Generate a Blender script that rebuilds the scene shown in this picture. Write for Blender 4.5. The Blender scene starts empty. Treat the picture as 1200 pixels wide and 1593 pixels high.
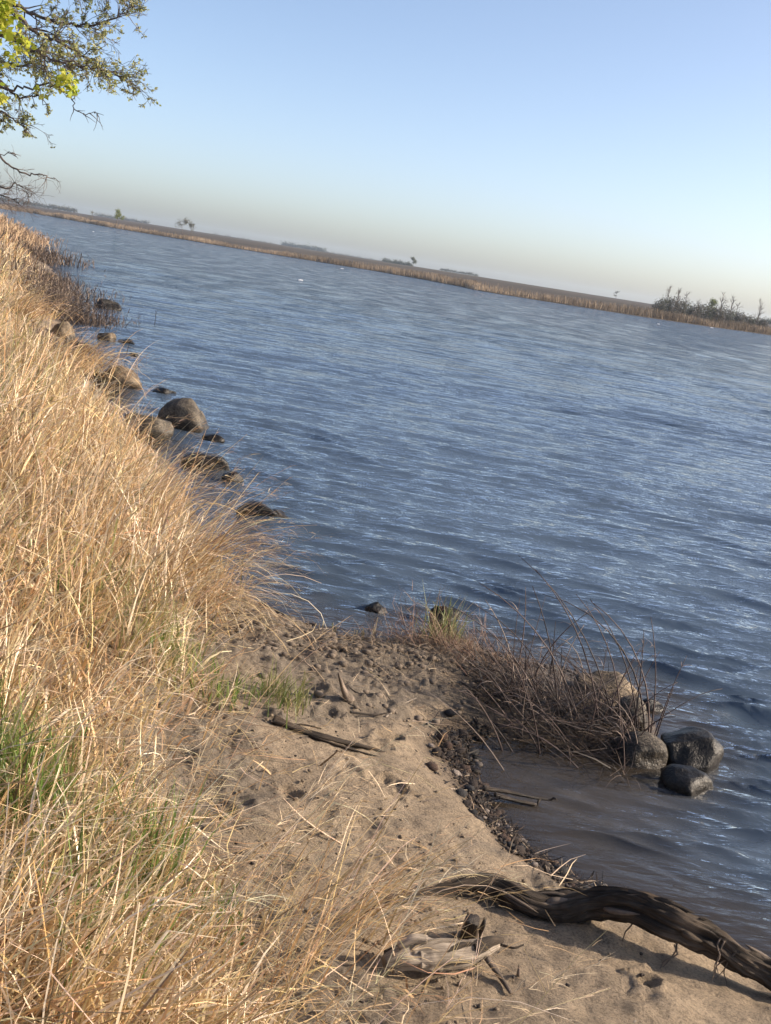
import bpy, math, random
import numpy as np
from mathutils import Vector, Matrix, noise as mnoise

random.seed(7)
rng = np.random.default_rng(11)
scene = bpy.context.scene
COL = scene.collection

# ------------------------------------------------------------------ camera, sky, sun, exposure
F, ROLL, PITCH, EYE = 1700.0, math.radians(9.0), math.radians(12.66), 2.3
cd = bpy.data.cameras.new('camera'); cam = bpy.data.objects.new('camera', cd); COL.objects.link(cam)
cd.sensor_fit = 'HORIZONTAL'; cd.sensor_width = 36.0; cd.lens = F / 1200.0 * 36.0
cd.clip_start = 0.05; cd.clip_end = 20000
_r0, _u0 = Vector((1, 0, 0)), Vector((0, math.sin(PITCH), math.cos(PITCH)))
_f0 = Vector((0, math.cos(PITCH), -math.sin(PITCH)))
_cr = math.cos(ROLL) * _r0 + math.sin(ROLL) * _u0
_cu = -math.sin(ROLL) * _r0 + math.cos(ROLL) * _u0
cam.matrix_world = Matrix(((_cr.x, _cu.x, -_f0.x, 0), (_cr.y, _cu.y, -_f0.y, 0), (_cr.z, _cu.z, -_f0.z, EYE), (0, 0, 0, 1)))
scene.camera = cam

SUN_EL, SUN_AZ = math.radians(25), math.radians(85)      # azimuth from +Y (view) towards +X (right)
world = bpy.data.worlds.new('World'); scene.world = world; world.use_nodes = True
wn = world.node_tree.nodes; wl = world.node_tree.links
bg = wn['Background']
sky = wn.new('ShaderNodeTexSky'); sky.sky_type = 'NISHITA'; sky.sun_disc = False
sky.sun_elevation = SUN_EL; sky.sun_rotation = SUN_AZ
sky.air_density = 0.6; sky.dust_density = 1.7; sky.ozone_density = 0.3; sky.altitude = 0
wl.new(sky.outputs[0], bg.inputs[0]); bg.inputs[1].default_value = 0.148
sd = bpy.data.lights.new('sun', 'SUN'); sun = bpy.data.objects.new('sun', sd); COL.objects.link(sun)
sd.energy = 4.4; sd.angle = math.radians(0.53); sd.color = (1.0, 0.84, 0.66)
_sdir = Vector((math.sin(SUN_AZ) * math.cos(SUN_EL), math.cos(SUN_AZ) * math.cos(SUN_EL), math.sin(SUN_EL)))
sun.rotation_euler = _sdir.to_track_quat('Z', 'Y').to_euler()
vs = scene.view_settings
vs.view_transform = 'Standard'; vs.look = 'None'; vs.gamma = 1.0; vs.use_curve_mapping = False; vs.exposure = 0.74
scene.cycles.max_bounces = 6; scene.cycles.diffuse_bounces = 3; scene.cycles.glossy_bounces = 3; scene.cycles.volume_bounces = 0; scene.cycles.transparent_max_bounces = 8

# ------------------------------------------------------------------ helpers
def ray(u, v):
    dx, dy = u - 600, v - 796.5
    x = dx * math.cos(ROLL) + dy * math.sin(ROLL); y = -dx * math.sin(ROLL) + dy * math.cos(ROLL)
    X, U = x / F, -y / F
    return Vector((X, math.cos(PITCH) + U * math.sin(PITCH), -math.sin(PITCH) + U * math.cos(PITCH)))
def at_z(u, v, z=0.0):
    r = ray(u, v); t = (z - EYE) / r.z
    return Vector((r.x * t, r.y * t, z))
def at_y(u, v, y):
    r = ray(u, v); t = y / r.y
    return Vector((r.x * t, y, EYE + r.z * t))

def tag(o, label=None, cat=None, group=None, kind=None):
    if label: o['label'] = label
    if cat: o['category'] = cat
    if group: o['group'] = group
    if kind: o['kind'] = kind
    return o
def empty(name, loc=(0, 0, 0)):
    o = bpy.data.objects.new(name, None); COL.objects.link(o); o.location = loc; o.empty_display_size = .1
    return o
def mesh_np(name, V, faces, mat=None, parent=None, col=None, attrs=None, smooth=False, loc=None):
    """V (n,3), faces = list of int arrays (m,k)"""
    V = np.asarray(V, dtype=np.float32)
    me = bpy.data.meshes.new(name)
    me.vertices.add(len(V)); me.vertices.foreach_set('co', V.ravel())
    if not isinstance(faces, list): faces = [faces]
    faces = [np.asarray(f, dtype=np.int32) for f in faces if len(f)]
    nl = sum(f.size for f in faces); npol = sum(len(f) for f in faces)
    me.loops.add(nl); me.polygons.add(npol)
    me.loops.foreach_set('vertex_index', np.concatenate([f.ravel() for f in faces]))
    tot = np.concatenate([np.full(len(f), f.shape[1], dtype=np.int32) for f in faces])
    st = np.zeros(npol, dtype=np.int32); st[1:] = np.cumsum(tot)[:-1]
    me.polygons.foreach_set('loop_start', st)
    if smooth: me.polygons.foreach_set('use_smooth', np.ones(npol, dtype=bool))
    if col is not None:
        a = me.attributes.new('tint', 'FLOAT_COLOR', 'POINT')
        c = np.ones((len(V), 4), dtype=np.float32); c[:, :3] = col
        a.data.foreach_set('color', c.ravel())
    for k, val in (attrs or {}).items():
        a = me.attributes.new(k, 'FLOAT', 'POINT'); a.data.foreach_set('value', np.asarray(val, dtype=np.float32).ravel())
    me.update(calc_edges=True); me.validate()
    o = bpy.data.objects.new(name, me); COL.objects.link(o)
    if mat: me.materials.append(mat)
    if parent: o.parent = parent
    if loc is not None: o.location = loc
    return o
def join(parts):
    """parts: list of (V, [faces]) -> V, faces"""
    Vs, Fs, n = [], {}, 0
    for V, fl in parts:
        V = np.asarray(V, dtype=np.float32); Vs.append(V)
        for f in fl:
            f = np.asarray(f, dtype=np.int32)
            if len(f): Fs.setdefault(f.shape[1], []).append(f + n)
        n += len(V)
    return np.concatenate(Vs), [np.concatenate(v) for v in Fs.values()]

# hashed gradient-free value noise
def _h(ix, iy, s):
    h = (ix.astype(np.int64) * 374761393 + iy.astype(np.int64) * 668265263 + s * 1442695041) & 0xffffffff
    h = ((h ^ (h >> 13)) * 1274126177) & 0xffffffff
    return ((h ^ (h >> 16)) & 0xffff) / 65535.0 * 2 - 1
def vnoise(x, y, s=0):
    x = np.asarray(x, dtype=np.float64); y = np.asarray(y, dtype=np.float64)
    ix, iy = np.floor(x), np.floor(y); fx, fy = x - ix, y - iy
    fx = fx * fx * fx * (fx * (fx * 6 - 15) + 10); fy = fy * fy * fy * (fy * (fy * 6 - 15) + 10)
    ix = ix.astype(np.int64); iy = iy.astype(np.int64)
    a, b, c, d = _h(ix, iy, s), _h(ix + 1, iy, s), _h(ix, iy + 1, s), _h(ix + 1, iy + 1, s)
    return (a * (1 - fx) + b * fx) * (1 - fy) + (c * (1 - fx) + d * fx) * fy
def fbm(x, y, s=0, o=4):
    t, a = 0, 1.0
    for k in range(o):
        t = t + a * vnoise(x * 2 ** k + 17 * k, y * 2 ** k - 9 * k, s + k); a *= .5
    return t
def sstep(a, b, x):
    t = np.clip((x - a) / (b - a), 0, 1); return t * t * (3 - 2 * t)

def poly_sd(px, py, P):
    """signed distance to open polyline P; positive on its LEFT side"""
    px = np.asarray(px, float).ravel(); py = np.asarray(py, float).ravel()
    best = np.full(px.shape, 1e18); sgn = np.zeros(px.shape)
    for (ax, ay), (bx, by) in zip(P[:-1], P[1:]):
        ex, ey = bx - ax, by - ay; L2 = ex * ex + ey * ey
        t = np.clip(((px - ax) * ex + (py - ay) * ey) / L2, 0, 1)
        qx, qy = px - (ax + t * ex), py - (ay + t * ey)
        d2 = qx * qx + qy * qy
        cr = (ex * (py - ay) - ey * (px - ax)) / math.sqrt(L2)
        # at shared vertices prefer the segment with the larger perpendicular offset
        take = (d2 < best - 1e-9) | ((np.abs(d2 - best) <= 1e-9) & (np.abs(cr) > np.abs(sgn)))
        best = np.where(take, d2, best); sgn = np.where(take, cr, sgn)
    return np.sqrt(best) * np.where(sgn >= 0, 1, -1)

# ------------------------------------------------------------------ materials
def mat_new(name):
    m = bpy.data.materials.new(name); m.use_nodes = True
    nt = m.node_tree; nt.nodes.clear()
    out = nt.nodes.new('ShaderNodeOutputMaterial')
    return m, nt, out
def N(nt, typ, **kw):
    n = nt.nodes.new(typ)
    for k, v in kw.items():
        if k.startswith('_'): setattr(n, k[1:], v)
        else: n.inputs[k.replace('~', ' ')].default_value = v
    return n
def ramp(nt, stops):
    r = nt.nodes.new('ShaderNodeValToRGB')
    while len(r.color_ramp.elements) < len(stops): r.color_ramp.elements.new(.5)
    for e, (p, c) in zip(r.color_ramp.elements, stops):
        e.position = p; e.color = (*c, 1) if len(c) == 3 else c
    return r

def blade_mat(name, transl=.3, rough=.55, spec=.3):
    m, nt, out = mat_new(name); L = nt.links.new
    a = N(nt, 'ShaderNodeAttribute', _attribute_name='tint')
    tc = N(nt, 'ShaderNodeTexCoord'); nz = N(nt, 'ShaderNodeTexNoise', Scale=60.0, Detail=3.0)
    L(tc.outputs['Object'], nz.inputs['Vector'])
    mr = N(nt, 'ShaderNodeMapRange'); mr.inputs[3].default_value = .88; mr.inputs[4].default_value = 1.12
    L(nz.outputs[0], mr.inputs[0])
    mx = N(nt, 'ShaderNodeMix', _data_type='RGBA', _blend_type='MULTIPLY'); mx.inputs[0].default_value = 1
    L(a.outputs['Color'], mx.inputs[6]); L(mr.outputs[0], mx.inputs[7])
    p = N(nt, 'ShaderNodeBsdfPrincipled', Roughness=rough); p.inputs['Specular IOR Level'].default_value = spec
    t = N(nt, 'ShaderNodeBsdfTranslucent')
    L(mx.outputs[2], p.inputs['Base Color']); L(mx.outputs[2], t.inputs['Color'])
    s = N(nt, 'ShaderNodeMixShader'); s.inputs[0].default_value = transl
    L(p.outputs[0], s.inputs[1]); L(t.outputs[0], s.inputs[2]); L(s.outputs[0], out.inputs[0])
    return m
M_STRAW = blade_mat('dry_straw', .18, .42, .5)
M_GREEN = blade_mat('green_blade', .35, .45, .4)
M_REED = blade_mat('dead_reed', .12, .6, .25)
M_LEAF = blade_mat('young_leaf', .5, .45, .3)
M_FARVEG = blade_mat('far_vegetation', .15, .8, .1)

def ground_mat():
    m, nt, out = mat_new('sand_and_soil'); L = nt.links.new
    tc = N(nt, 'ShaderNodeTexCoord')
    n1 = N(nt, 'ShaderNodeTexNoise', Scale=2.2, Detail=6.0, Roughness=.6); n2 = N(nt, 'ShaderNodeTexNoise', Scale=95.0, Detail=5.0, Roughness=.75)
    n3 = N(nt, 'ShaderNodeTexNoise', Scale=18.0, Detail=6.0, Roughness=.65)
    n4 = N(nt, 'ShaderNodeTexVoronoi', Scale=75.0)
    for n in (n1, n2, n3, n4): L(tc.outputs['Object'], n.inputs['Vector'])
    r1 = ramp(nt, [(.3, (.26, .207, .146)), (.7, (.375, .30, .212))]); L(n1.outputs[0], r1.inputs[0])
    r2 = ramp(nt, [(.38, (.55, .52, .5)), (.5, (1, 1, 1)), (.64, (1.3, 1.25, 1.2))]); L(n2.outputs[0], r2.inputs[0])
    m1 = N(nt, 'ShaderNodeMix', _data_type='RGBA', _blend_type='MULTIPLY'); m1.inputs[0].default_value = .8
    L(r1.outputs[0], m1.inputs[6]); L(r2.outputs[0], m1.inputs[7])
    r3 = ramp(nt, [(.35, (.72, .7, .68)), (.6, (1.08, 1.06, 1.04))]); L(n3.outputs[0], r3.inputs[0])
    m2 = N(nt, 'ShaderNodeMix', _data_type='RGBA', _blend_type='MULTIPLY'); m2.inputs[0].default_value = .75
    L(m1.outputs[2], m2.inputs[6]); L(r3.outputs[0], m2.inputs[7])
    # crumbly grey silt patches
    ac = N(nt, 'ShaderNodeAttribute', _attribute_name='silt')
    m25 = N(nt, 'ShaderNodeMix', _data_type='RGBA', _blend_type='MIX'); m25.inputs[7].default_value = (.165, .138, .108, 1)
    L(ac.outputs['Fac'], m25.inputs[0]); L(m2.outputs[2], m25.inputs[6])
    # thatch soil under the grass
    ab = N(nt, 'ShaderNodeAttribute', _attribute_name='bank')
    rb = ramp(nt, [(.3, (.12, .085, .05)), (.7, (.30, .21, .115))]); L(n3.outputs[0], rb.inputs[0])
    m3 = N(nt, 'ShaderNodeMix', _data_type='RGBA'); L(ab.outputs['Fac'], m3.inputs[0])
    L(m25.outputs[2], m3.inputs[6]); L(rb.outputs[0], m3.inputs[7])
    # wet sand
    aw = N(nt, 'ShaderNodeAttribute', _attribute_name='wet')
    m4 = N(nt, 'ShaderNodeMix', _data_type='RGBA', _blend_type='MULTIPLY'); m4.inputs[7].default_value = (.36, .33, .31, 1)
    L(aw.outputs['Fac'], m4.inputs[0]); L(m3.outputs[2], m4.inputs[6])
    mr = N(nt, 'ShaderNodeMapRange'); mr.inputs[3].default_value = .9; mr.inputs[4].default_value = .38; L(aw.outputs['Fac'], mr.inputs[0])
    p = N(nt, 'ShaderNodeBsdfPrincipled'); p.inputs['Specular IOR Level'].default_value = .3
    L(m4.outputs[2], p.inputs['Base Color']); L(mr.outputs[0], p.inputs['Roughness'])
    b1 = N(nt, 'ShaderNodeBump', Strength=.9, Distance=.018); L(n2.outputs[0], b1.inputs['Height'])
    b2 = N(nt, 'ShaderNodeBump', Strength=.6, Distance=.03); L(n3.outputs[0], b2.inputs['Height']); L(b1.outputs[0], b2.inputs['Normal'])
    L(b2.outputs[0], p.inputs['Normal']); L(p.outputs[0], out.inputs[0])
    return m
M_GROUND = ground_mat()

def water_mat():
    m, nt, out = mat_new('lake_water'); L = nt.links.new
    tc = N(nt, 'ShaderNodeTexCoord')
    mp = N(nt, 'ShaderNodeMapping'); mp.inputs['Scale'].default_value = (.26, 1.0, 1.0); mp.inputs['Rotation'].default_value = (0, 0, math.radians(-4))
    L(tc.outputs['Object'], mp.inputs['Vector'])
    na = N(nt, 'ShaderNodeTexNoise', Scale=19.0, Detail=3.0, Roughness=.55, Distortion=.4)
    nb = N(nt, 'ShaderNodeTexNoise', Scale=1.7, Detail=4.0, Roughness=.6, Distortion=.3)
    for n in (na, nb): L(mp.outputs[0], n.inputs['Vector'])
    afar = N(nt, 'ShaderNodeAttribute', _attribute_name='farness'); acalm = N(nt, 'ShaderNodeAttribute', _attribute_name='chop')
    mg = N(nt, 'ShaderNodeMapping'); mg.inputs['Scale'].default_value = (.55, .20, 1); L(tc.outputs['Object'], mg.inputs['Vector'])
    ng = N(nt, 'ShaderNodeTexNoise', Scale=1.0, Detail=5.0, Roughness=.65); L(mg.outputs[0], ng.inputs['Vector'])
    gr = N(nt, 'ShaderNodeMapRange'); gr.inputs[1].default_value = .40; gr.inputs[2].default_value = .62; gr.inputs[3].default_value = .10; gr.inputs[4].default_value = .85; L(ng.outputs[0], gr.inputs[0])
    mul = N(nt, 'ShaderNodeMath', _operation='MULTIPLY'); L(afar.outputs['Fac'], mul.inputs[0]); L(gr.outputs[0], mul.inputs[1])
    b1 = N(nt, 'ShaderNodeBump', Strength=1.0); L(nb.outputs[0], b1.inputs['Height']); L(mul.outputs[0], b1.inputs['Distance'])
    mul2 = N(nt, 'ShaderNodeMath', _operation='MULTIPLY'); L(acalm.outputs['Fac'], mul2.inputs[0]); mul2.inputs[1].default_value = .034
    b2 = N(nt, 'ShaderNodeBump', Strength=1.0); L(na.outputs[0], b2.inputs['Height']); L(mul2.outputs[0], b2.inputs['Distance']); L(b1.outputs[0], b2.inputs['Normal'])
    fr = N(nt, 'ShaderNodeFresnel', IOR=1.333); L(b2.outputs[0], fr.inputs['Normal'])
    gl = N(nt, 'ShaderNodeBsdfGlossy', Roughness=.03); gl.inputs['Color'].default_value = (1, 1, 1, 1); L(b2.outputs[0], gl.inputs['Normal'])
    df = N(nt, 'ShaderNodeBsdfDiffuse'); ao = N(nt, 'ShaderNodeAttribute', _attribute_name='offshore')
    mc = N(nt, 'ShaderNodeMix', _data_type='RGBA'); mc.inputs[6].default_value = (.085, .068, .05, 1); mc.inputs[7].default_value = (.074, .106, .150, 1)
    L(ao.outputs['Fac'], mc.inputs[0]); L(mc.outputs[2], df.inputs['Color']); L(b1.outputs[0], df.inputs['Normal'])
    tr = N(nt, 'ShaderNodeBsdfTransparent'); tr.inputs['Color'].default_value = (.72, .60, .46, 1)
    am = N(nt, 'ShaderNodeAttribute', _attribute_name='murk')
    body = N(nt, 'ShaderNodeMixShader'); L(am.outputs['Fac'], body.inputs[0]); L(tr.outputs[0], body.inputs[1]); L(df.outputs[0], body.inputs[2])
    s = N(nt, 'ShaderNodeMixShader'); L(fr.outputs[0], s.inputs[0]); L(body.outputs[0], s.inputs[1]); L(gl.outputs[0], s.inputs[2])
    L(s.outputs[0], out.inputs[0])
    return m
M_WATER = water_mat()

def rock_mat(name, dark, pale, speck=.5, wet_z=.06):
    m, nt, out = mat_new(name); L = nt.links.new
    tc = N(nt, 'ShaderNodeTexCoord'); ge = N(nt, 'ShaderNodeNewGeometry')
    n1 = N(nt, 'ShaderNodeTexNoise', Scale=6.0, Detail=6.0, Roughness=.65); n2 = N(nt, 'ShaderNodeTexNoise', Scale=90.0, Detail=3.0, Roughness=.7)
    n3 = N(nt, 'ShaderNodeTexVoronoi', Scale=130.0)
    for n in (n1, n2, n3): L(tc.outputs['Object'], n.inputs['Vector'])
    r1 = ramp(nt, [(.38, dark), (.66, pale)]); L(n1.outputs[0], r1.inputs[0])
    r2 = ramp(nt, [(.40, (.4, .4, .4)), (.52, (1, 1, 1)), (.62, (1.9, 1.85, 1.7))]); L(n2.outputs[0], r2.inputs[0])
    mm = N(nt, 'ShaderNodeMix', _data_type='RGBA', _blend_type='MULTIPLY'); mm.inputs[0].default_value = speck
    L(r1.outputs[0], mm.inputs[6]); L(r2.outputs[0], mm.inputs[7])
    # waterline: wet band (world height)
    sx = N(nt, 'ShaderNodeSeparateXYZ'); L(ge.outputs['Position'], sx.inputs[0])
    ad = N(nt, 'ShaderNodeMath', _operation='MULTIPLY_ADD'); L(n1.outputs[0], ad.inputs[0]); ad.inputs[1].default_value = -.08; L(sx.outputs['Z'], ad.inputs[2])
    mr = N(nt, 'ShaderNodeMapRange'); mr.inputs[1].default_value = wet_z - .05; mr.inputs[2].default_value = wet_z; mr.inputs[3].default_value = 1; mr.inputs[4].default_value = 0
    L(ad.outputs[0], mr.inputs[0])
    mw = N(nt, 'ShaderNodeMix', _data_type='RGBA', _blend_type='MULTIPLY'); mw.inputs[7].default_value = (.32, .31, .3, 1)
    L(mr.outputs[0], mw.inputs[0]); L(mm.outputs[2], mw.inputs[6])
    rr = N(nt, 'ShaderNodeMapRange'); rr.inputs[3].default_value = .85; rr.inputs[4].default_value = .38; L(mr.outputs[0], rr.inputs[0])
    p = N(nt, 'ShaderNodeBsdfPrincipled'); p.inputs['Specular IOR Level'].default_value = .28
    L(mw.outputs[2], p.inputs['Base Color']); L(rr.outputs[0], p.inputs['Roughness'])
    b = N(nt, 'ShaderNodeBump', Strength=.45, Distance=.010); L(n2.outputs[0], b.inputs['Height'])
    b2 = N(nt, 'ShaderNodeBump', Strength=.5, Distance=.05); L(n1.outputs[0], b2.inputs['Height']); L(b.outputs[0], b2.inputs['Normal'])
    L(b2.outputs[0], p.inputs['Normal']); L(p.outputs[0], out.inputs[0])
    return m
M_ROCK_D = rock_mat('dark_wet_rock', (.018, .0165, .0155), (.06, .054, .047), .9, .15)
M_ROCK_G = rock_mat('grey_granite', (.045, .039, .033), (.15, .128, .10), .95, .09)
M_ROCK_T = rock_mat('tan_granite', (.075, .058, .042), (.22, .175, .125), .85, .06)
M_PEB = [rock_mat('pebble_%s' % n, c, tuple(min(1, k * 1.7) for k in c), .4, .0) for n, c in
         (('umber', (.034, .026, .022)), ('slate', (.028, .027, .028)), ('rust', (.062, .04, .03)), ('pale', (.19, .16, .14)))]

def wood_mat(name, dark, pale, scale=(40, 40, 4), wet=False):
    m, nt, out = mat_new(name); L = nt.links.new
    a = N(nt, 'ShaderNodeAttribute', _attribute_name='along'); b_ = N(nt, 'ShaderNodeAttribute', _attribute_name='around')
    cx = N(nt, 'ShaderNodeCombineXYZ'); L(a.outputs['Fac'], cx.inputs[0]); L(b_.outputs['Fac'], cx.inputs[1])
    mp = N(nt, 'ShaderNodeMapping'); mp.inputs['Scale'].default_value = (5, 26, 1); L(cx.outputs[0], mp.inputs['Vector'])
    n1 = N(nt, 'ShaderNodeTexNoise', Scale=1.0, Detail=6.0, Roughness=.7, Distortion=.6); L(mp.outputs[0], n1.inputs['Vector'])
    tc = N(nt, 'ShaderNodeTexCoord'); n2 = N(nt, 'ShaderNodeTexNoise', Scale=9.0, Detail=5.0); L(tc.outputs['Object'], n2.inputs['Vector'])
    r1 = ramp(nt, [(.32, dark), (.68, pale)]); L(n1.outputs[0], r1.inputs[0])
    r2 = ramp(nt, [(.36, (.42, .40, .38)), (.5, (.9, .88, .86)), (.64, (1.7, 1.65, 1.6))]); L(n2.outputs[0], r2.inputs[0])
    mm = N(nt, 'ShaderNodeMix', _data_type='RGBA', _blend_type='MULTIPLY'); mm.inputs[0].default_value = .8
    L(r1.outputs[0], mm.inputs[6]); L(r2.outputs[0], mm.inputs[7])
    p = N(nt, 'ShaderNodeBsdfPrincipled', Roughness=.4 if wet else .8); p.inputs['Specular IOR Level'].default_value = .3
    L(mm.outputs[2], p.inputs['Base Color'])
    b = N(nt, 'ShaderNodeBump', Strength=.8, Distance=.012); L(n1.outputs[0], b.inputs['Height']); L(b.outputs[0], p.inputs['Normal'])
    L(p.outputs[0], out.inputs[0])
    return m
M_LOG = wood_mat('weathered_log', (.018, .014, .011), (.10, .076, .055))
M_PALEWOOD = wood_mat('bleached_driftwood', (.15, .12, .092), (.50, .43, .35))
M_DARKWOOD = wood_mat('soaked_wood', (.025, .019, .015), (.08, .06, .045), wet=True)
M_BARK = wood_mat('tree_bark', (.085, .07, .063), (.20, .165, .145))
M_STICK = wood_mat('grey_stick', (.12, .095, .075), (.30, .24, .19))

def field_mat():
    m, nt, out = mat_new('far_field'); L = nt.links.new
    tc = N(nt, 'ShaderNodeTexCoord'); n1 = N(nt, 'ShaderNodeTexNoise', Scale=.01, Detail=6.0); L(tc.outputs['Object'], n1.inputs['Vector'])
    n2 = N(nt, 'ShaderNodeTexNoise', Scale=.4, Detail=5.0); L(tc.outputs['Object'], n2.inputs['Vector'])
    r1 = ramp(nt, [(.35, (.055, .043, .034)), (.65, (.095, .072, .054))]); L(n1.outputs[0], r1.inputs[0])
    a = N(nt, 'ShaderNodeAttribute', _attribute_name='green')
    mx = N(nt, 'ShaderNodeMix', _data_type='RGBA'); mx.inputs[7].default_value = (.13, .15, .055, 1); L(a.outputs['Fac'], mx.inputs[0]); L(r1.outputs[0], mx.inputs[6])
    r2 = ramp(nt, [(.3, (.75, .75, .75)), (.7, (1.2, 1.2, 1.2))]); L(n2.outputs[0], r2.inputs[0])
    mm = N(nt, 'ShaderNodeMix', _data_type='RGBA', _blend_type='MULTIPLY'); mm.inputs[0].default_value = .8; L(mx.outputs[2], mm.inputs[6]); L(r2.outputs[0], mm.inputs[7])
    p = N(nt, 'ShaderNodeBsdfPrincipled', Roughness=.95); p.inputs['Specular IOR Level'].default_value = .1
    L(mm.outputs[2], p.inputs['Base Color']); L(p.outputs[0], out.inputs[0])
    return m
M_FIELD = field_mat()
def flat_mat(name, c, rough=.6):
    m, nt, out = mat_new(name); L = nt.links.new
    tc = N(nt, 'ShaderNodeTexCoord'); n = N(nt, 'ShaderNodeTexNoise', Scale=40.0, Detail=4.0); L(tc.outputs['Object'], n.inputs['Vector'])
    r = ramp(nt, [(.3, tuple(k * .75 for k in c)), (.7, c)]); L(n.outputs[0], r.inputs[0])
    p = N(nt, 'ShaderNodeBsdfPrincipled', Roughness=rough); L(r.outputs[0], p.inputs['Base Color']); L(p.outputs[0], out.inputs[0])
    return m
M_CLOD = flat_mat('damp_soil_clod', (.17, .132, .096), .9)
M_FOAM = flat_mat('whitecap_foam', (.8, .82, .84))

# ------------------------------------------------------------------ terrain of the near shore
# shoreline, land on the left-hand side walking from the lower right towards the far left
SHORE_PX = [(1200, 1500), (1100, 1450), (1000, 1405), (900, 1372), (820, 1320), (765, 1260), (728, 1195), (735, 1150), (785, 1148), (870, 1165), (950, 1185), (1000, 1182),
            (1022, 1140), (975, 1075), (890, 1042), (770, 1015), (700, 985), (640, 992), (590, 994), (520, 988), (470, 970), (415, 945), (375, 920), (335, 860), (300, 790), (265, 720),
            (200, 672), (150, 602), (100, 560), (95, 500), (115, 455), (65, 405), (62, 376)]
SHORE = [(90, -75), (30, -16), (9, -.6), (3.2, 2.9)] + [tuple(at_z(u, v).xy) for u, v in SHORE_PX] + [(-50, 120), (-95, 190), (-160, 300), (-300, 480)]
BANK = [(90, -82), (30, -22), (6, -3.2), (1.5, -.2), (.55, 1.2), (.02, 2.2), (-.28, 2.9), (-.52, 3.7), (-.66, 4.4), (-.74, 5.2), (-.84, 6.0), (-1.05, 7.0), (-1.45, 7.9), (-1.95, 9.2), (-2.55, 11.0),
        (-3.4, 12.6), (-4.7, 15.5), (-6.0, 17.8), (-8.2, 23.8), (-11.8, 35), (-19.6, 54.6), (-29, 82), (-51, 121), (-96, 191), (-161, 301), (-301, 481)]
# footprints and dimples pressed into the sand: pixel, radius across (m), depth (m)
PRINTS = []
for (u, v, rr_, dp) in [(612, 1130, .06, .03), (600, 1148, .045, .018), (545, 1150, .05, .022), (515, 1100, .05, .032), (590, 1205, .055, .028), (622, 1209, .05, .028), (540, 1192, .055, .02), (450, 1238, .055, .03),
                        (372, 1268, .06, .032), (505, 1265, .06, .016), (690, 1322, .05, .016), (560, 1290, .065, .016), (1005, 1537, .055, .032), (620, 1345, .05, .016), (430, 1370, .06, .025), (575, 1075, .04, .02)]:
    p = at_z(u, v, .2); PRINTS.append((p.x, p.y, rr_, dp))
for k in range(8):
    PRINTS.append((random.uniform(-.7, .9), random.uniform(2.6, 6.3), random.uniform(.015, .045), random.uniform(.005, .016)))
PRA = np.array(PRINTS)

def base_height(x, y):
    x = np.asarray(x, float).ravel(); y = np.asarray(y, float).ravel()
    d = poly_sd(x, y, SHORE) + .05 * vnoise(x * 3, y * 3, 5) * np.exp(-np.hypot(x, y - 4) / 12)
    e = poly_sd(x, y, BANK) + .12 * vnoise(x * 1.5, y * 1.5, 6)
    land = .20 * (1 - np.exp(-np.maximum(d, 0) / .55)) + .06 * np.maximum(np.minimum(d, 2.5), 0)
    # spit with the reeds is low
    spit = np.exp(-(((x - 1.1) / .55) ** 2 + ((y - 6.0) / .8) ** 2))
    land = land * (1 - .8 * spit)
    bed = -.55 * (1 - np.exp(np.minimum(d, 0) / 2.2)) - .05 * np.maximum(-d, 0) * (d < 0)
    bed = np.maximum(bed, -2.5)
    z = np.where(d > 0, land, bed)
    ee = np.maximum(e, 0)
    z = z + .78 * (1 - np.exp(-(ee / 1.5) ** 1.25)) + .12 * fbm(x * .7, y * .7, 9, 3) * sstep(.2, 1.5, e)
    return z, d, e
def ground_z(x, y): return float(base_height([x], [y])[0][0])
def on_ground(u, v, up=0.0):
    z = .15
    for k in range(25):
        p = at_z(u, v, z); z = .5 * z + .5 * (ground_z(p.x, p.y) + up)
    p = at_z(u, v, z); return Vector((p.x, p.y, z - up))

def axis(lo, hi, fine, lo2, hi2, g=1.09):
    a = list(np.arange(lo, hi, fine)); s = fine; up = []; v = hi
    while v < hi2: s *= g; v += s; up.append(v)
    s = fine; dn = []; v = lo
    while v > lo2: s *= g; v -= s; dn.append(v)
    return np.array(dn[::-1] + a + up)
xs = axis(-1.1, 1.75, .0125, -420, 120); ys = axis(2.35, 7.0, .0135, -90, 520)
GX, GY = np.meshgrid(xs, ys); gx, gy = GX.ravel(), GY.ravel()
gz, gd, ge_ = base_height(gx, gy)
near = (gx > -2) & (gx < 2.6) & (gy > 1.2) & (gy < 8)
fade = np.where(near, 1.0, 0.0)
sandy = np.clip(sstep(.0, .25, gd), 0, 1) * fade
crumb = sstep(.1, .5, vnoise(gx * 1.6 + 3, gy * 1.6, 21) + .35 * vnoise(gx * 6, gy * 6, 22) + .6 * sstep(4.7, 5.7, gy) + .35 * sstep(0.2, -.5, gx))
disp = (.018 * fbm(gx * 4, gy * 4, 31, 3) + .0035 * fbm(gx * 14, gy * 14, 35, 3)) + crumb * (.016 * np.abs(fbm(gx * 22, gy * 22, 41, 2)) + .014 * fbm(gx * 9, gy * 9, 44, 3))
disp += .003 * vnoise(gx * 33, gy * 33, 47)
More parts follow.
